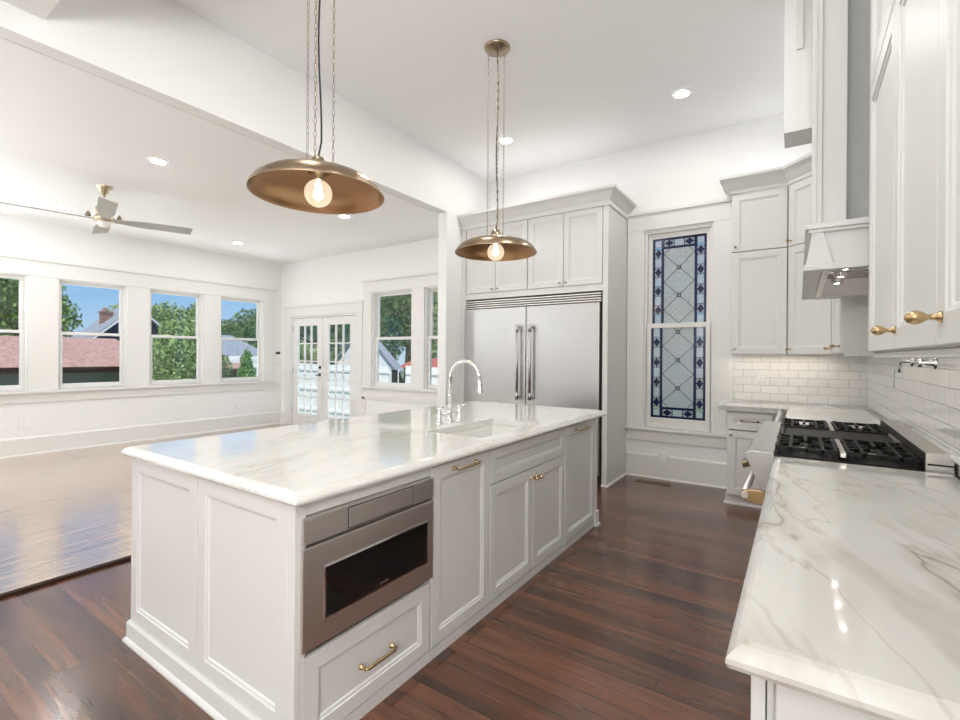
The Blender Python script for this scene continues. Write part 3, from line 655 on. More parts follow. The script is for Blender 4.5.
for u0, u1, k in ((-4.849, -4.355, -4.815), (-4.349, -3.865, -3.90)):
    for z0_, z1_ in ((1.395, 2.375), (2.382, 2.938)):
        b = MB(); fw_.panel(b, u0, u1, z0_, z1_, .02, .062); d = mk('door', b, M['cab'], t); knob(fw_, k, z0_+.045, .02, d, 'brass', .7)
crown2 = [(o, z-.02) for o, z in crown]; crown2[0] = (0, 2.945); crown2[1] = (.014, 2.945)
b = MB(); b.sweep([(-.545, YN-.002), (-.545, YU), (A.x, A.y), (B.x, B.y), (XU, 3.85)], crown2, side=-1)
b = MB(); b.sweep([(XU, 3.85), (B.x, B.y), (A.x, A.y), (-.545, YU), (-.545, YN-.002)], crown2, side=-1)
struct('trim_7', b, M['cab'], 'crown molding above the corner cabinets')
b = MB(); b.box(-.54, .2, YU+.04, YU+.06, 1.372, 1.389)
struct('trim_8', b, M['cab'], 'slim light rail under the corner cabinets')
light('AREA', 'undercabinet_lamp', (-.15, 5.36, 1.385), .55, (1, .90, .76), (0, 0, 0), .8, .03, 'RECTANGLE')
# north base cabinet
t = thing('base_cabinet', 'small white base cabinet with drawer below the corner wall cabinets', 'cabinet', (-.3, 5.2, 0))
YB = 4.90; fb = Fr((0, YB+.02, 0), (1, 0, 0))
b = shell(-.545, -.10, YB+.021, YN-.002, .09, ZC-.002, open_='S'); b.box(-.545, -.10, YB+.07, YN-.002, 0, .09); fb.box(b, -.18, -.10, .09, ZC-.002, -.02, 0); mk('carcass', b, M['cab'], t)
b = MB(); fb.panel(b, -.54, -.185, .70, .862, .02, .05); d = mk('drawer_front', b, M['cab'], t); pull(fb, -.36, .785, .02, .13, d, 'oldbrass')
b = MB(); fb.panel(b, -.54, -.185, .10, .692, .02, .06); d = mk('door', b, M['cab'], t); knob(fb, -.51, .65, .02, d, 'oldbrass', .7)
b = MB(); b.sweep([(-.1, YB+.07), (-.553, YB+.07), (-.553, YN-.002)], [(-.008, 0), (.022, 0), (.018, .014), (.008, .02), (.008, .085), (-.008, .085)], side=-1); mk('base_molding', b, M['cab'], t)
t = thing('base_cabinet', 'white base cabinet between the range and the corner', 'cabinet', (.2, 4.6, 0))
b = MB(); b.box(-.06, XE-.001, 3.815, YN-.002, .09, ZC-.002); b.box(0, XE-.001, 3.815, YN-.002, 0, .09); mk('carcass', b, M['cab'], t)
f3 = Fr((-.06, 0, 0), (0, -1, 0)); b = MB(); f3.panel(b, -4.86, -3.83, .10, .862, .02, .06); mk('door', b, M['cab'], t)
prof = [(-.012, ZC), (-.004, ZC+.002), (0, ZC+.010), (-.001, ZC+.018), (-.006, ZC+.024), (-.012, ZC+.030), (-.020, ZC+.036), (-.030, ZT)]
P = [(-.595, YN-.009), (-.595, 4.865), (-.105, 4.865), (-.105, 3.815), (XE-.002, 3.815), (XE-.002, YN-.009)]
b = MB(); b.sweep(P, prof, closed=True, side=-1)
ctr = [Vector(p) for p in P]
def off(P, d):
    out = []; n = len(P)
    for i in range(n):
        a, c, e_ = Vector(P[i-1]), Vector(P[i]), Vector(P[(i+1) % n]); n1 = (c-a).normalized(); n2 = (e_-c).normalized()
        n1 = Vector((-n1.y, n1.x)); n2 = Vector((-n2.y, n2.x)); m_ = (n1+n2)/(1+n1.dot(n2)); out.append(c+m_*d)
    return out
for d, z in ((.030, ZT), (.012, ZC)):
    q = off(P, d); vs = [(p.x, p.y, z) for p in q]; b.add(vs, [(0, 1, 2, 5), (2, 3, 4, 5)])
o = mk('countertop', b, M['stone_pale'], None, (.2, 4.6, ZC)); tag(o, 'L-shaped white stone worktop in the corner beyond the range', 'countertop')

# ------------------------------------------------------------------ near right run
counter('countertop', 'white veined stone worktop in the right foreground', -.092, XE-.002, .823, 2.553)
t = thing('base_cabinet', 'white base cabinets under the right foreground worktop', 'cabinet', (.2, 1.7, 0))
b = shell(-.038, XE-.002, .875, 2.55, .09, ZC-.002, open_='W'); b.box(.02, XE-.002, .875, 2.55, 0, .09); mk('carcass', b, M['cab'], t)
f4 = Fr((-.04, 0, 0), (0, -1, 0))
for k, (a, c) in enumerate(((.868, 1.425), (1.43, 1.985), (1.99, 2.548))):
    b = MB(); f4.panel(b, -c, -a, .70, .862, .02, .05); d = mk('drawer_front', b, M['cab'], t); pull(f4, -(a+c)/2, .78, .02, .14, d)
    b = MB(); f4.panel(b, -c, -a, .10, .692, .02, .06); d = mk('door', b, M['cab'], t); knob(f4, -c+.04, .65, .02, d)
b = MB(); f5 = Fr((0, .873, 0), (1, 0, 0)); f5.panel(b, -.026, XE-.002, .0, ZC-.003, .02, .045); mk('end_panel', b, M['cab'], t)
t = thing('wall_cabinet', 'tall white two-tier wall cabinets at the right edge, large brass knobs', 'cabinet', (.37, 1.4, 1.39))
XU2 = XU+.028; fu = Fr((XU2, 0, 0), (0, -1, 0))
b = shell(XU2+.001, XE-.001, .25, 2.455, 1.385, 3.5, open_='W'); b.box(XU2, XE-.001, 2.45, 2.462, 1.375, 3.5); mk('carcass', b, M['cab'], t)
for a, c, k1, k2 in ((1.852, 2.452, None, 1.885), (1.320, 1.846, 1.81, 1.81), (.79, 1.314, 1.275, 1.275), (.26, .784, .75, .75)):
    for z0_, z1_, kk in ((1.388, 2.432, k1), (2.438, 3.49, k2)):
        b = MB(); fu.panel(b, -c, -a, z0_, z1_, .02, .062); d = mk('door', b, M['cab'], t)
        if kk: knob(fu, -kk, z0_+.055, .02, d, 'brass', .88)
b = MB(); b.box(XU2+.005, XU2+.025, .25, 2.45, 1.363, 1.3845); b.box(XU2-.002, XU2+.012, .25, 2.45, 1.363, 1.372); b.box(XU2+.026, XE-.001, 2.43, 2.45, 1.363, 1.3845); mk('light_rail', b, M['cab'], t, bevel=.004)

# ------------------------------------------------------------------ range
Y0, Y1 = 2.565, 3.805
t = thing('range', 'wide stainless gas range with black grates and a central griddle', 'range', (.15, 3.18, 0))
b = MB(); b.box(-.09, .515, Y0, Y1, .12, .905); mk('body', b, M['steel_v'], t)
for x in (-.04, .45):
    for y in (Y0+.06, Y1-.06): b = MB(); b.lathe([(.02, 0), (.02, .12)], (x, y, 0), (0, 0, 1), 12, cap0=True, cap1=True); mk('foot', b, M['steel_v'], t)
pr = [(-.09, .922), (-.175, .922), (-.195, .917), (-.206, .905), (-.205, .89), (-.165, .80), (-.14, .742), (-.09, .742)]
b = MB(); b.prism([(x, Y0-.004, z) for x, z in pr], (0, Y1-Y0+.008, 0)); cp = mk('control_panel', b, M['steel_v'], t, bevel=.003)
ax = Vector((-.914, 0, -.406)).normalized()
for k in range(8):
    y = Y0+.09+k*(Y1-Y0-.18)/7; o = Vector((-.188, y, .852))+ax*.001
    b = MB(); b.lathe([(.026, 0), (.026, .006), (.020, .010), (.020, .034), (.017, .038), (0, .039)], o, ax, 18); b.box(o.x-.037, o.x-.028, y-.004, y+.004, o.z-.032, o.z+.002); mk('knob', b, M['oldbrass'] if k == 0 else M['chrome'], cp)
b = MB(); b.box(-.125, -.092, Y0+.01, Y1-.01, .16, .735); d = mk('oven_door', b, M['steel_v'], t, bevel=.004)
b = MB(); b.tube([(-.212, Y0+.03, .70), (-.212, Y1-.03, .70)], .016, 14); mk('handle', b, M['steel_h'], d)
for y in (Y0+.05, Y1-.05):
    b = MB(); b.prism([(-.125, y-.015, .73), (-.19, y-.015, .728), (-.232, y-.015, .712), (-.230, y-.015, .684), (-.19, y-.015, .668), (-.125, y-.015, .66)], (0, .03, 0)); mk('handle_bracket', b, M['brass'], d, bevel=.004)
b = MB(); b.box(-.09, .42, Y0+.003, Y1-.003, .905, .916); mk('cooktop', b, M['iron'], t)
b = MB(); b.box(.425, .508, Y0, Y1, .905, .985); b.box(.421, .424, Y0+.001, Y1-.001, .905, .984, 1); b.box(.43, .509, Y0-.0015, Y0, .935, .942, 1); mk('backguard', b, [M['steel_h'], M['dark']], t, bevel=.003)
def grate(x0, x1, y0, y1):
    b = MB(); h0, h1, s = .938, .954, .007
    for y in (y0, y1-2*s): b.box(x0, x1, y, y+2*s, h0, h1)
    for x in (x0, x1-2*s): b.box(x, x+2*s, y0, y1, h0, h1)
    xc, yc = (x0+x1)/2, (y0+y1)/2
    for x in (x0+.05, x1-.05-2*s): b.box(x, x+2*s, y0, y1, h0, h1)
    for a in range(8):
        c, s_ = math.cos(a*PI/4), math.sin(a*PI/4); q = min((x1-x0)/2/max(abs(c), 1e-6), (y1-y0)/2/max(abs(s_), 1e-6))
        p0 = Vector((xc+c*.04, yc+s_*.04, 0)); p1 = Vector((xc+c*q, yc+s_*q, 0)); n_ = Vector((-s_, c, 0))*s
        b.prism([p0+n_+Vector((0, 0, h0)), p1+n_+Vector((0, 0, h0)), p1-n_+Vector((0, 0, h0)), p0-n_+Vector((0, 0, h0))], (0, 0, h1-h0))
    for x in (x0+.005, x1-.025):
        for y in (y0+.005, y1-.025): b.box(x, x+.02, y, y+.02, .916, h1+.004)
    mk('grate', b, M['iron'], t, bevel=.002)
    b = MB(); b.lathe([(.05, 0), (.05, .006), (.036, .008), (.036, .014), (0, .017)], (xc, yc, .916), (0, 0, 1), 20); u = mk('burner', b, M['nickel'], t)
    b = MB(); b.lathe([(.034, 0), (.034, .006), (0, .008)], (xc, yc, .9325), (0, 0, 1), 20); mk('burner_cap', b, M['iron'], u)
for ya, yb in ((Y0+.012, Y0+.44), (Y0+.80, Y1-.012)):
    for xa, xb in ((-.085, .150), (.178, .412)): grate(xa, xb, ya, yb)
    b = MB(); b.box(.155, .173, ya, yb, .93, .95); mk('grate_bridge', b, M['steel_h'], t)
b = MB(); b.box(-.06, .40, Y0+.455, Y0+.785, .917, .948); b.box(-.085, -.062, Y0+.455, Y0+.785, .917, .955); gd = mk('griddle', b, M['iron'], t, bevel=.004)
b = MB(); b.box(.402, .414, Y0+.46, Y0+.78, .93, .956); mk('griddle_back', b, M['steel_h'], gd)

# ------------------------------------------------------------------ hood
HL = ((.185, 3.47), (.187, 3.20), (.19, 2.94), (.193, 2.70))
t = thing('range_hood', 'white panelled hood with stainless liner above the range', 'range hood', (.3, 3.18, 1.745))
HY0, HY1 = 2.565, 3.80
b = MB()
b.prism([(.026, HY0, 1.775), (.05, HY0, 1.93), (.075, HY0, 1.93), (.06, HY0, 1.775)], (0, HY1-HY0, 0))
for y in (HY0+.012, HY1-.03): b.box(.06, XE, y, y+.018, 1.775, 1.93)
b.prism([(.026, HY0, 1.775), (.05, HY0, 1.93), (.085, HY0, 1.93), (.125, HY0, 1.775)], (0, .012, 0))
mk('canopy', b, M['cab'], t, bevel=.002)
b = MB(); b.box(.022, XE, HY0-.014, HY1+.014, 1.93, 1.956); b.box(.034, XE, HY0-.006, HY1+.006, 1.915, 1.93); mk('top_ledge', b, M['cab'], t, bevel=.003)
b = MB(); b.box(.016, .085, HY0-.012, HY1+.012, 1.748, 1.775); b.box(.085, XE, HY0-.012, HY0+.03, 1.748, 1.775); b.box(.085, XE, HY1-.03, HY1+.012, 1.745, 1.775); mk('bottom_rail', b, M['cab'], t, bevel=.003)
b = MB(); b.rings([[(.086, HY0+.031, 1.748), (XE-.002, HY0+.031, 1.748), (XE-.002, HY1-.031, 1.748), (.086, HY1-.031, 1.748)], [(.115, HY0+.06, 1.752), (XE-.03, HY0+.06, 1.752), (XE-.03, HY1-.06, 1.752), (.115, HY1-.06, 1.752)],
    [(.14, HY0+.10, 1.86), (XE-.03, HY0+.10, 1.86), (XE-.03, HY1-.10, 1.86), (.14, HY1-.10, 1.86)]], False, True); ln = mk('liner', b, M['steel_h'], t)
b = MB()
for k in range(9): y = HY0+.2+k*(HY1-HY0-.4)/8; b.box(.22, XE-.06, y-.025, y+.025, 1.842, 1.854)
mk('baffle_filter', b, M['steel_h'], ln, bevel=.003)
for x, y in HL:
    b = MB(); b.lathe([(.030, .03), (.030, 0), (.024, -.003), (.011, .0005)], (x, y, 1.80), n=20); hl = mk('hood_lamp', b, M['chrome'], ln)
    b = MB(); b.lathe([(.012, -.0005), (0, -.001)], (x, y, 1.80), n=16); mk('lamp_lens', b, M['halogen'], hl)
b = MB(); b.box(.06, .175, 2.66, 3.53, 1.957, ZK-.002); b.box(.175, XE, 2.85, 3.53, 1.957, ZK-.002); mk('chimney', b, M['cab'], t, bevel=.003)
b = MB(); b.box(.050, .085, 2.648, 2.66, 1.957, ZK-.002); b.box(.05, .06, 2.66, 2.70, 1.957, ZK-.002); b.box(.048, .066, 2.644, 2.648, 1.957, ZK-.002); mk('chimney_trim', b, M['cab'], t, bevel=.002)
b = MB(); b.box(-.085, XE, 3.56, 3.82, 2.785, ZK-.001)
struct('wall_soffit', b, M['wall'], 'dropped white soffit beside the hood chimney', bevel=.003)
struct('trim_9', MB().box(-.022, .014, 3.545, 3.559, 3.29, ZK-.002), M['trim'], 'vertical white batten on the soffit')
# pot filler
t = thing('pot_filler', 'chrome folding pot filler on the tile above the range', 'faucet', (XE, 2.93, 1.36))
b = MB(); b.lathe([(.03, 0), (.03, .008), (.014, .012), (.014, .06)], (XE, 2.93, 1.342), (-1, 0, 0), 18, cap1=True); b.tube([(XE-.05, 2.93, 1.322), (XE-.05, 2.93, 1.368)], .014, 14); mk('valve', b, M['chrome'], t)
b = MB(); b.tube([(XE-.05, 2.94, 1.346), (XE-.06, 3.05, 1.346)], .010, 12); b.tube([(XE-.06, 3.05, 1.325), (XE-.06, 3.05, 1.368)], .013, 14); mk('arm', b, M['chrome'], t)
b = MB(); b.tube([(XE-.06, 3.05, 1.348), (XE-.085, 3.14, 1.348), (XE-.09, 3.165, 1.34), (XE-.092, 3.172, 1.32), (XE-.092, 3.172, 1.29)], .009, 12); mk('spout', b, M['chrome'], t)
# marble bead behind the backguard
b = MB(); b.tube([(XE-.006, 1.9, .975), (XE-.006, 3.38, .975)], .018, 14, caps=True)
struct('trim_10', b, M['trim'], 'rounded white ledge along the tile behind the range')

# ------------------------------------------------------------------ pendants
def pendant(x, y, zr, label):
    t = thing('pendant_lamp', label, 'pendant lamp', (x, y, ZK), 'bronze dish pendants')
    R = .315
    b = MB(); b.lathe([(R, 0), (R-.002, .006), (R*.985, .012), (R*.93, .040), (R*.80, .070), (R*.60, .092), (R*.38, .106), (R*.20, .113), (.045, .117), (.042, .117)], (x, y, zr), n=64)
    b.lathe([(R+.003, -.004), (R+.004, .002), (R, .006)], (x, y, zr), n=64); sh = mk('shade', b, M['bronze'], t)
    b = MB(); b.lathe([(R+.003, -.004), (R-.004, .0), (R*.975, .010), (R*.92, .037), (R*.79, .066), (R*.59, .088), (R*.37, .102), (R*.19, .109), (.03, .112)], (x, y, zr), n=64, cap1=True); mk('shade_lining', b, M['copper'], sh)
    b = MB(); b.lathe([(.048, .114), (.05, .122), (.044, .128), (.042, .15), (.034, .158), (.030, .175), (.012, .182), (.008, .19)], (x, y, zr), n=28, cap1=True); mk('cap', b, M['oldbrass'], t)
    b = MB(); b.lathe([(.052, .112), (.052, .104), (.028, .102), (.024, .07), (.020, .068)], (x, y, zr), n=24); mk('socket', b, M['oldbrass'], t)
    b = MB(); pf = [(.016, .075), (.018, .066)]
    for k in range(15): a = math.radians(20+160*k/14); pf.append((.066*math.sin(a), .004+.066*math.cos(a)))
    b.lathe(pf, (x, y, zr), n=28); bl = mk('bulb', b, M['bulbglass'], t)
    b = MB()
    for k in range(6):
        a = k*PI/3; b.tube([(x+.010*math.cos(a), y+.010*math.sin(a), zr+.052), (x+.020*math.cos(a), y+.020*math.sin(a), zr-.018)], .0028, 6)
    b.lathe([(.007, .07), (.009, .05), (.004, .045)], (x, y, zr), n=10); mk('filament', b, M['filament'], bl)
    b = MB(); b.lathe([(.10, 0), (.10, -.008), (.09, -.02), (.03, -.03), (.012, -.034), (0, -.036)], (x, y, ZK-.001), n=32); mk('canopy', b, M['oldbrass'], t)
    b = MB(); pts = [(x, y, ZK-.03)]
    for k in range(1, 20): s = k/20; pts.append((x+.012*math.sin(s*9)*s+.02*(1-s)*math.sin(s*PI), y+.01*math.sin(s*7+1)*s, ZK-.03+(zr+.188-ZK+.03)*s))
    pts.append((x, y, zr+.185)); b.tube(pts, .0045, 8); mk('cord', b, M['cord'], t)
    for k in range(3):
        a = math.radians(70+120*k); px_, py_ = x+.072*math.cos(a), y+.072*math.sin(a); b = MB()
        nl = 46; z0_ = zr+.117; z1_ = ZK-.018; hh = (z1_-z0_)/nl
        for i in range(nl):
            zc = z0_+hh*(i+.5); rr = hh*.62; d = Vector((math.cos(a), math.sin(a), 0)) if i % 2 else Vector((-math.sin(a), math.cos(a), 0))
            lp = [Vector((px_, py_, zc))+d*(math.cos(q*PI/3)*.0062)+Vector((0, 0, math.sin(q*PI/3)*rr)) for q in range(7)]
            b.tube(lp, .0018, 4, caps=False)
        mk('chain', b, M['oldbrass'], t)
pendant(-1.96, 1.475, 2.148, 'nearer bronze dish pendant hanging above the island, cut off at top')
pendant(-1.96, 3.115, 2.165, 'farther bronze dish pendant above the island in front of the refrigerator')

# ------------------------------------------------------------------ ceiling fan
fx, fy = -6.1, 1.91
t = thing('ceiling_fan', 'four-blade gold and pale ceiling fan in the living room', 'ceiling fan', (fx, fy, ZL))
b = MB(); b.lathe([(.075, 0), (.075, -.012), (.05, -.03), (.045, -.06), (.02, -.075)], (fx, fy, ZL-.001), n=28, cap1=True); mk('canopy', b, M['fanbrass'], t)
b = MB(); b.tube([(fx, fy, ZL-.07), (fx, fy, 2.93)], .012, 12); mk('downrod', b, M['fanbrass'], t)
b = MB(); b.lathe([(.02, .16), (.05, .15), (.055, .12), (.075, .11), (.08, .06), (.07, .03), (.09, .02), (.09, -.02), (.06, -.03), (.0, -.032)], (fx, fy, 2.78), n=32); mk('motor', b, M['fanbrass'], t)
b = MB(); b.lathe([(.058, 0), (.055, -.03), (.04, -.05), (0, -.058)], (fx, fy, 2.748), n=24); mk('hub_cap', b, M['plastic'], t)
M['blade'] = mat('pale_blade', (.40, .38, .35), .35)
for k in range(4):
    a = math.radians(34+41+90*k+0); d = Vector((math.cos(a), math.sin(a), 0)); n_ = Vector((-math.sin(a), math.cos(a), 0)); tw = math.radians(-13); L = .80
    b = MB(); cr = []
    for q in range(9):
        s = .09+(L-.09)*q/8; wd = .035+.04*min(1, q/3); dz = .015*(q/8)
        wv = n_*math.cos(tw)+Vector((0, 0, math.sin(tw))); o = Vector((fx, fy, 2.772+dz))+d*s; tn = wv.cross(d)*.006
        cr.append([o-wv*wd-tn, o+wv*wd-tn, o+wv*wd+tn, o-wv*wd+tn])
    b.rings(cr); bl = mk('blade', b, M['blade'], t, bevel=.002)
    b = MB(); b.lathe([(.028, 0), (.022, .02), (.008, .05), (0, .052)], Vector((fx, fy, 2.79))+d*.13, (0, 0, 1), 14, cap0=True); mk('blade_bracket', b, M['oldbrass'], bl)

# ------------------------------------------------------------------ recessed lights
def downlight(x, y, z, label):
    t = thing('recessed_light', label, 'ceiling light', (x, y, z), 'recessed ceiling lights')
    b = MB(); b.lathe([(.078, 0), (.078, -.004), (.062, -.008), (.060, -.002)], (x, y, z-.0005), n=32); mk('trim_ring', b, M['plastic'], t)
    b = MB(); b.lathe([(.0605, -.004), (0, -.0042)], (x, y, z-.0005), n=32); mk('lens', b, M['lamp'], t)
downlight(-.894, 4.589, ZK, 'recessed ceiling light above the corner cabinets and range')
downlight(-2.72, 4.521, ZK, 'recessed ceiling light just behind the farther pendant chains')
downlight(-4.87, 1.93, ZL, 'recessed light right of the fan, largest on the living room ceiling')
downlight(-7.38, 1.91, ZL, 'recessed light left behind the ceiling fan')
downlight(-7.36, 4.04, ZL, 'recessed light right of the fan near the row of left wall windows')
downlight(-4.79, 4.0, ZL, 'recessed light peeking out under the near pendant rim')

# ------------------------------------------------------------------ outlets, switch, thermostat, vent
def plate(name, fr, u, v, label, cat, w=.07, h=.115, kind='outlet', w0=0, horiz=False):
    t = thing(name, label, cat, fr.p(u, v-h/2, w0))
    b = MB(); fr.loft(b, u-w/2, u+w/2, v-h/2, v+h/2, [(0, w0), (0, w0+.004), (.003, w0+.006)]); mk('cover_plate', b, M['plastic'], t)
    if kind == 'outlet':
        for q in (-.02, .02):
            b = MB(); fr.loft(b, u-.016, u+.016, v+q-.014, v+q+.014, [(0, w0+.005), (.001, w0+.0075)]); s = mk('socket', b, M['plastic'], t)
            b = MB(); fr.box(b, u-.008, u-.006, v+q-.004, v+q+.006, w0+.007, w0+.0078); fr.box(b, u+.006, u+.008, v+q-.004, v+q+.006, w0+.007, w0+.0078); mk('slots', b, M['dark'], s)
    else:
        b = MB(); fr.loft(b, u-.016, u+.016, v-.032, v+.032, [(0, w0+.005), (.001, w0+.009)]); mk('rocker', b, M['plastic'], t)
fwst = Fr((XW, 0, 0), (0, 1, 0))
plate('wall_outlet', fwst, 1.79, .425, 'white outlet low on the left wall under the left windows', 'outlet', .115)
plate('wall_outlet', fwst, 4.63, .405, 'white outlet low on the left wall under the rightmost window', 'outlet')
plate('light_switch', fwst, 5.43, 1.19, 'white light switch below the small black thermostat', 'switch', kind='switch')
t = thing('thermostat', 'small black wall control above the light switch in the corner', 'thermostat', (XW, 5.43, 1.36)); 
b = MB(); fwst.loft(b, 5.39, 5.47, 1.365, 1.41, [(0, 0), (0, .014), (.004, .018)]); mk('housing', b, M['black'], t)
b = MB(); fwst.loft(b, 5.40, 5.46, 1.372, 1.403, [(0, .018), (.001, .019)]); mk('screen', b, M['dark'], t)
fnn = Fr((0, YN, 0), (1, 0, 0))
t = thing('wall_outlet', 'white outlet notched into the baseboard under the stained glass window', 'outlet', (-1.235, YN, .10))
b = MB(); fnn.loft(b, -1.295, -1.175, .105, .275, [(0, .019), (0, .026), (.004, .030)]); mk('backing_block', b, M['trim'], t)
b = MB(); fnn.loft(b, -1.27, -1.20, .185, .305, [(0, .0305), (0, .035), (.003, .037)]); cv = mk('cover_plate', b, M['plastic'], t)
for q in (.225, .265):
    b = MB(); fnn.loft(b, -1.251, -1.219, q-.014, q+.014, [(0, .0365), (.001, .039)]); mk('socket', b, M['plastic'], cv)
plate('wall_outlet', Fr((0, YN-.008, 0), (1, 0, 0)), -.305, 1.17, 'white outlet on the tile under the cabinet right of the stained glass window', 'outlet')
plate('wall_outlet', Fr((XE, 0, 0), (0, -1, 0)), -4.08, 1.23, 'white outlet on the range wall tile left of the pot filler', 'outlet')
t = thing('floor_vent', 'brass floor vent in front of the stained glass window', 'vent', (-1.29, 5.30, 0))
b = MB()
b.box(-1.475, -1.11, 5.25, 5.262, .0005, .006); b.box(-1.475, -1.11, 5.338, 5.35, .0005, .006); b.box(-1.475, -1.463, 5.262, 5.338, .0005, .006); b.box(-1.122, -1.11, 5.262, 5.338, .0005, .006); mk('frame', b, M['brass'], t)
b = MB(); b.box(-1.463, -1.122, 5.262, 5.338, .0005, .002)
mk('duct', b, M['dark'], t); b = MB()
for k in range(18): x = -1.46+k*.0188; b.box(x, x+.008, 5.262, 5.338, .0022, .005)
mk('louvres', b, M['oldbrass'], t)

# ------------------------------------------------------------------ outside
GZ = -.55
b = MB(); b.add([(-70, -30, GZ), (-8.6, -30, GZ), (-8.6, 60, GZ), (-70, 60, GZ)], [(0, 1, 2, 3)]); b.add([(-8.6, 5.66, GZ), (10, 5.66, GZ), (10, 60, GZ), (-8.6, 60, GZ)], [(0, 1, 2, 3)])
tag(mk('ground', b, M['grass']), 'lawn around the house', kind='structure')
def gable_house(name, label, cx0, cx1, y0, y1, ze, zr, ridge, wallm, roofm, oh=.35):
    """ridge 'Y' or 'X'"""
    t = thing(name, label, 'house', ((cx0+cx1)/2, (y0+y1)/2, GZ)); b = MB(); th = .14
    if ridge == 'Y':
        xm = (cx0+cx1)/2; b.prism([(cx0, y0, GZ), (cx1, y0, GZ), (cx1, y0, ze), (xm, y0, zr), (cx0, y0, ze)], (0, y1-y0, 0)); mk('walls', b, M[wallm], t)
        sl = (zr-ze)/((cx1-cx0)/2)
        b = MB(); b.prism([(cx1+oh, y0-oh, ze-sl*oh), (xm, y0-oh, zr), (cx0-oh, y0-oh, ze-sl*oh), (cx0-oh, y0-oh, ze-sl*oh+th), (xm, y0-oh, zr+th), (cx1+oh, y0-oh, ze-sl*oh+th)], (0, y1-y0+2*oh, 0)); mk('roof', b, M[roofm], t)
        b = MB(); b.box(cx1+oh, cx1+oh+.04, y0-oh, y1+oh, ze-sl*oh-.05, ze-sl*oh+th-.02); mk('gutter', b, M['outwhite'] if wallm != 'siding_gray' else M['wood_dark'], t)
    else:
        ym = (y0+y1)/2; sl = (zr-ze)/((y1-y0)/2); b.prism([(cx1, y0, GZ), (cx1, y1, GZ), (cx1, y1, ze), (cx1, ym, zr), (cx1, y0, ze)], (cx0-cx1, 0, 0)); mk('walls', b, M[wallm], t)
        b = MB(); b.prism([(cx1+oh, y0-oh, ze-sl*oh), (cx1+oh, ym, zr), (cx1+oh, y1+oh, ze-sl*oh), (cx1+oh, y1+oh, ze-sl*oh+th), (cx1+oh, ym, zr+th), (cx1+oh, y0-oh, ze-sl*oh+th)], (cx0-cx1-oh, 0, 0)); mk('roof', b, M[roofm], t)
        b = MB(); b.prism([(cx1+oh+.01, y0-oh, ze-sl*oh-.04), (cx1+oh+.01, ym, zr-.04), (cx1+oh+.01, y1+oh, ze-sl*oh-.04), (cx1+oh+.01, y1+oh, ze-sl*oh+.06), (cx1+oh+.01, ym, zr+.06), (cx1+oh+.01, y0-oh, ze-sl*oh+.06)], (.05, 0, 0)); mk('fascia', b, M['outwhite'], t)
    return t
t = gable_house('neighbour_house', 'long low gray house with a faded red roof outside the row of left wall windows', -25.4, -18.4, -9, 6.9, .90, 1.78, 'Y', 'siding_gray', 'roof_red')
b = MB(); b.box(-18.4, -18.36, 3.9, 4.3, -.2, .62); mk('window', b, M['black'], t)
b = MB(); b.prism([(-17.2, 1.5, .75), (-17.2, 2.25, 1.02), (-17.2, 2.95, .55), (-17.2, 2.95, .42), (-17.2, 2.25, .90), (-17.2, 1.5, .62)], (-1.1, 0, 0)); mk('porch_roof', b, M['outwhite'], t)
t = gable_house('neighbour_house', 'dark blue gabled house behind the red roof, brick chimney', -32.6, -30, 8.2, 13.4, 1.5, 3.85, 'X', 'siding_blue', 'roof_gray', .4)
b = MB(); b.box(-31.3, -30.9, 9.62, 10.1, 2.2, 3.62); b.box(-31.34, -30.86, 9.58, 10.14, 3.52, 3.62); ch = mk('chimney', b, M['brick'], t)
b = MB(); b.lathe([(.11, 0), (.10, .2)], (-31.1, 9.8, 3.62), n=12, cap1=True); mk('chimney_pot', b, M['brick'], ch)
b = MB(); b.prism([(-30.5, 7.9, 1.3), (-33, 7.9, 2.55), (-35.5, 7.9, 1.3)], (0, 1.6, 0)); mk('side_roof', b, M['roof_gray'], t)
t = gable_house('neighbour_house', 'gray roofed house with white fascia outside the rightmost window of the left wall', -28, -21.5, 10.3, 13.0, 1.25, 2.2, 'Y', 'brick', 'roof_gray', .3)
b = MB(); b.box(-21.15, -21.05, 9.9, 13.4, .95, 1.12); mk('fascia', b, M['outwhite'], t)
b = MB(); b.prism([(-21.2, 9.6, .95), (-19.6, 9.6, .78), (-19.6, 9.6, .72), (-21.2, 9.6, .88)], (0, 2.4, 0)); mk('porch_roof', b, M['roof_red'], t)
t = thing('garage', 'white gabled garage beyond the fence outside the paired windows', 'garage', (-14.4, 13.3, GZ))
b = MB(); b.prism([(-12.75, 13, GZ), (-12.75, 13, 1.0), (-14.4, 13, 2.45), (-16.1, 13, 1.0), (-16.1, 13, GZ)], (0, .25, 0)); mk('walls', b, M['siding_white'], t)
b = MB(); b.prism([(-12.4, 12.9, .69), (-14.4, 12.9, 2.45), (-16.45, 12.9, .69), (-16.45, 12.9, .77), (-14.4, 12.9, 2.53), (-12.4, 12.95, .77)], (0, .32, 0)); mk('roof', b, M['roof_gray'], t)
t = thing('shed', 'low shed with rust red roof behind the white fence', 'shed', (-12, 17, GZ))
b = MB(); b.box(-15.2, -9.6, 16.3, 18.5, GZ, .8); mk('walls', b, M['siding_white'], t)
b = MB(); b.prism([(-15.5, 16, .78), (-15.5, 17.4, 1.22), (-15.5, 18.8, .78)], (6.2, 0, 0)); mk('roof', b, M['roof_rust'], t)
t = thing('garden_fence', 'white board fence outside the glazed doors and paired windows', 'fence', (-10.4, 8.6, GZ))
b = MB(); x = -15.2
while x < -5.6:
    if not (-8.60 < x < -8.05): b.box(x, x+.112, 8.6, 8.62, GZ+.03, 1.09+.015*math.sin(x*3))
    x += .118
mk('boards', b, M['outwhite'], t)
b = MB()
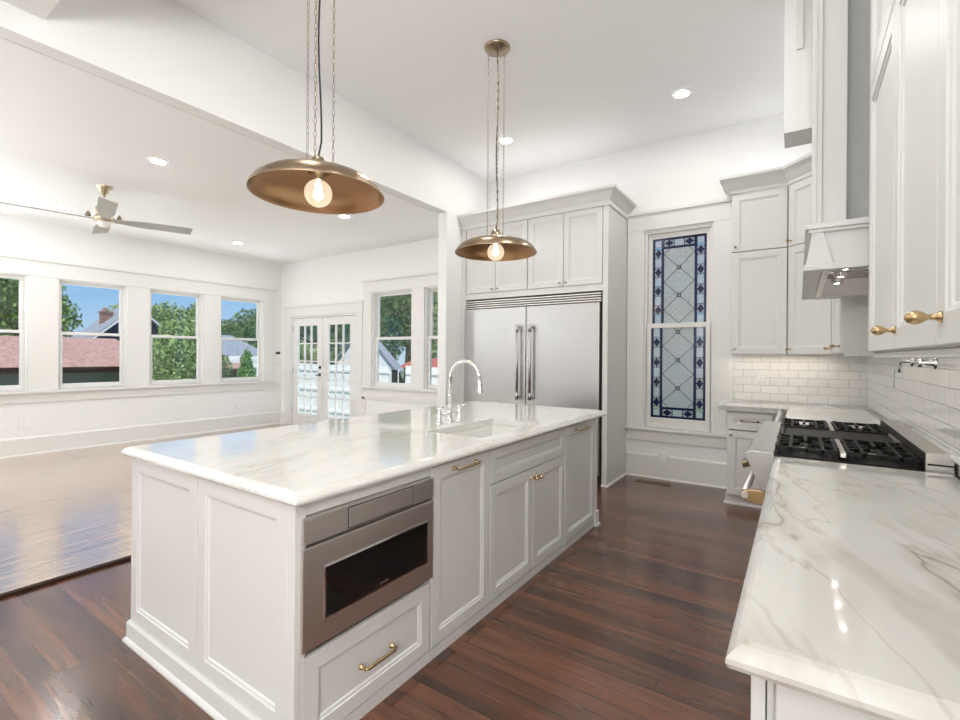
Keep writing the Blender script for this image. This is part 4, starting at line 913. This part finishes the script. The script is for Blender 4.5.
for z in (-.25, .35, .9): b.box(-15.2, -8.48, 8.57, 8.599, z, z+.07); b.box(-7.98, -5.6, 8.57, 8.599, z, z+.07)
mk('rails', b, M['outwhite'], t)
t = thing('garden_gate', 'black gate with a slanted white brace in the white fence', 'gate', (-8.2, 8.6, GZ))
b = MB(); b.box(-8.46, -8.24, 8.58, 8.61, GZ, .99); b.prism([(-8.215, 8.58, .95), (-8.215, 8.58, GZ), (-7.92, 8.58, GZ), (-7.92, 8.58, .42)], (0, .03, 0)); mk('panel', b, M['iron'], t)
b = MB(); b.box(-8.24, -8.215, 8.575, 8.612, GZ, 1.0); mk('brace', b, M['outwhite'], t)

def tree(name, label, base, blobs, n, size, leaf, trunk=.16, seed=1, group='trees outside'):
    rnd = random.Random(seed); t = thing(name, label, 'tree', base, group)
    bx_, by_, bz_ = base; top = max(c[2] for c, r_ in blobs)
    b = MB(); b.tube([(bx_, by_, bz_), (bx_+.1, by_, bz_+(top-bz_)*.4), (bx_, by_+.1, bz_+(top-bz_)*.8)], [trunk, trunk*.75, trunk*.4], 10)
    for c, r_ in blobs: b.tube([(bx_, by_, bz_+(c[2]-bz_)*.5), c], [trunk*.4, trunk*.15], 6)
    mk('trunk', b, M['bark'], t)
    b = MB(); tot = sum(r_[0]*r_[1]*r_[2] for c, r_ in blobs)
    for c, r_ in blobs:
        for k in range(int(n*r_[0]*r_[1]*r_[2]/tot)):
            d = Vector((rnd.gauss(0, 1), rnd.gauss(0, 1), rnd.gauss(0, 1))).normalized()*(rnd.random()**.35)*(.88+.2*rnd.random())
            o = Vector((c[0]+d.x*r_[0], c[1]+d.y*r_[1], c[2]+d.z*r_[2]))
            a = Vector((rnd.gauss(0, 1), rnd.gauss(0, 1), rnd.gauss(0, .6))).normalized(); q = a.orthogonal().normalized()
            q = Matrix.Rotation(rnd.random()*6.28, 3, a) @ q; s = size*(.6+.8*rnd.random()); w_ = a.cross(q)
            b.add([o-q*s, o-w_*s*.5, o+q*s, o+w_*s*.5], [(0, 1, 2, 3)])
    mk('foliage', b, M[leaf], t)
tree('oak_tree', 'large dark leafy tree filling the leftmost window', (-27.3, 4.4, GZ), [((-27.2, 3.2, 3.9), (1.6, 3.4, 2.3)), ((-27.2, 5.6, 3.6), (1.4, 1.7, 1.4)), ((-27.2, 6.5, 2.9), (1.2, 1.2, 1.1)), ((-27.2, 4.5, 2.6), (1.5, 2.6, .9))], 16000, .10, 'leaf_mid', .25, 3)
tree('maple_tree', 'bright leafy tree filling the third window from the left', (-16, 7.2, GZ), [((-16, 7.1, 1.3), (1, .95, 1.0)), ((-16, 7.55, 2.3), (.7, .45, .7)), ((-16, 6.8, .5), (.9, .75, .7)), ((-16, 6.9, 2.1), (.5, .5, .35)), ((-16, 8.2, .9), (.5, .35, .5))], 13000, .055, 'leaf_light', .12, 5)
tree('oak_tree', 'pale tree behind the blue gable against the sky', (-46, 17.2, GZ), [((-46, 16.6, 3.9), (2.5, 2.2, 1.9)), ((-46, 19, 3.9), (2, 2.0, 2.0))], 7000, .13, 'leaf_light', .25, 8)
tree('oak_tree', 'dark tree mass behind the gray roof in the rightmost window', (-38, 22.5, GZ), [((-38, 20.1, 2.6), (2.2, 2.0, 1.5)), ((-38, 23, 2.7), (2.5, 2.8, 1.7)), ((-38, 18.0, 3.2), (1.8, 1.0, 2.2))], 12000, .12, 'leaf_dark', .25, 9)
tree('oak_tree', 'overhanging leafy branch at the top of the rightmost window', (-19, 14.6, GZ), [((-19, 12.9, 3.55), (.8, .6, .42)), ((-19, 12.1, 3.3), (.5, .4, .25)), ((-19, 14.0, 2.9), (.8, .6, .9))], 5000, .07, 'leaf_mid', .14, 10)
tree('cypress', 'small conical cypress low in the rightmost window of the left wall', (-14, 7.98, GZ), [((-14, 7.98, .1), (.34, .34, .6)), ((-14, 7.98, .65), (.28, .28, .5)), ((-14, 7.98, 1.05), (.18, .18, .45)), ((-14, 7.98, 1.3), (.09, .09, .28))], 6000, .04, 'leaf_cypress', .06, 11, 'shrubs outside')
tree('oak_tree', 'dark evergreen behind the garage roof in the paired windows', (-22.2, 24, GZ), [((-24, 24, 4.4), (2.0, 1.2, 3.6)), ((-21.0, 24, 4.8), (2.0, 1.2, 3.9))], 13000, .12, 'leaf_dark', .25, 12)
tree('oak_tree', 'bright green tree at the right side of the paired windows', (-15.2, 20.5, GZ), [((-16.3, 20.5, 3.2), (1.3, 1.3, 2.8)), ((-14, 20.5, 3.4), (1.5, 1.3, 3.0)), ((-15, 20.5, 5.4), (1.5, 1.3, 1.4)), ((-12, 20.5, 3.4), (1.6, 1.3, 3.0))], 15000, .10, 'leaf_light', .22, 13)
tree('oak_tree', 'dark leafy tree seen through the upper panes of the glazed doors', (-27, 17.5, GZ), [((-27.5, 17.5, 2.6), (2.0, 1.4, 2.2)), ((-24.4, 17.5, 2.7), (1.7, 1.4, 2.2)), ((-30.4, 17.5, 2.2), (1.8, 1.4, 2.2)), ((-21.6, 17.5, 2.9), (1.5, 1.4, 2.3)), ((-19.2, 17.5, 2.9), (1.2, 1.3, 2.0))], 15000, .11, 'leaf_dark', .25, 14)
tree('garden_shrub', 'green hedge shrub above the fence seen through the glazed doors', (-17, 11.0, GZ), [((-16.6, 11, .7), (.7, .5, 1.2)), ((-15.4, 11, .7), (.7, .5, 1.1)), ((-14.3, 11, .6), (.6, .5, 1.05))], 9000, .06, 'leaf_light', .08, 15, 'shrubs outside')
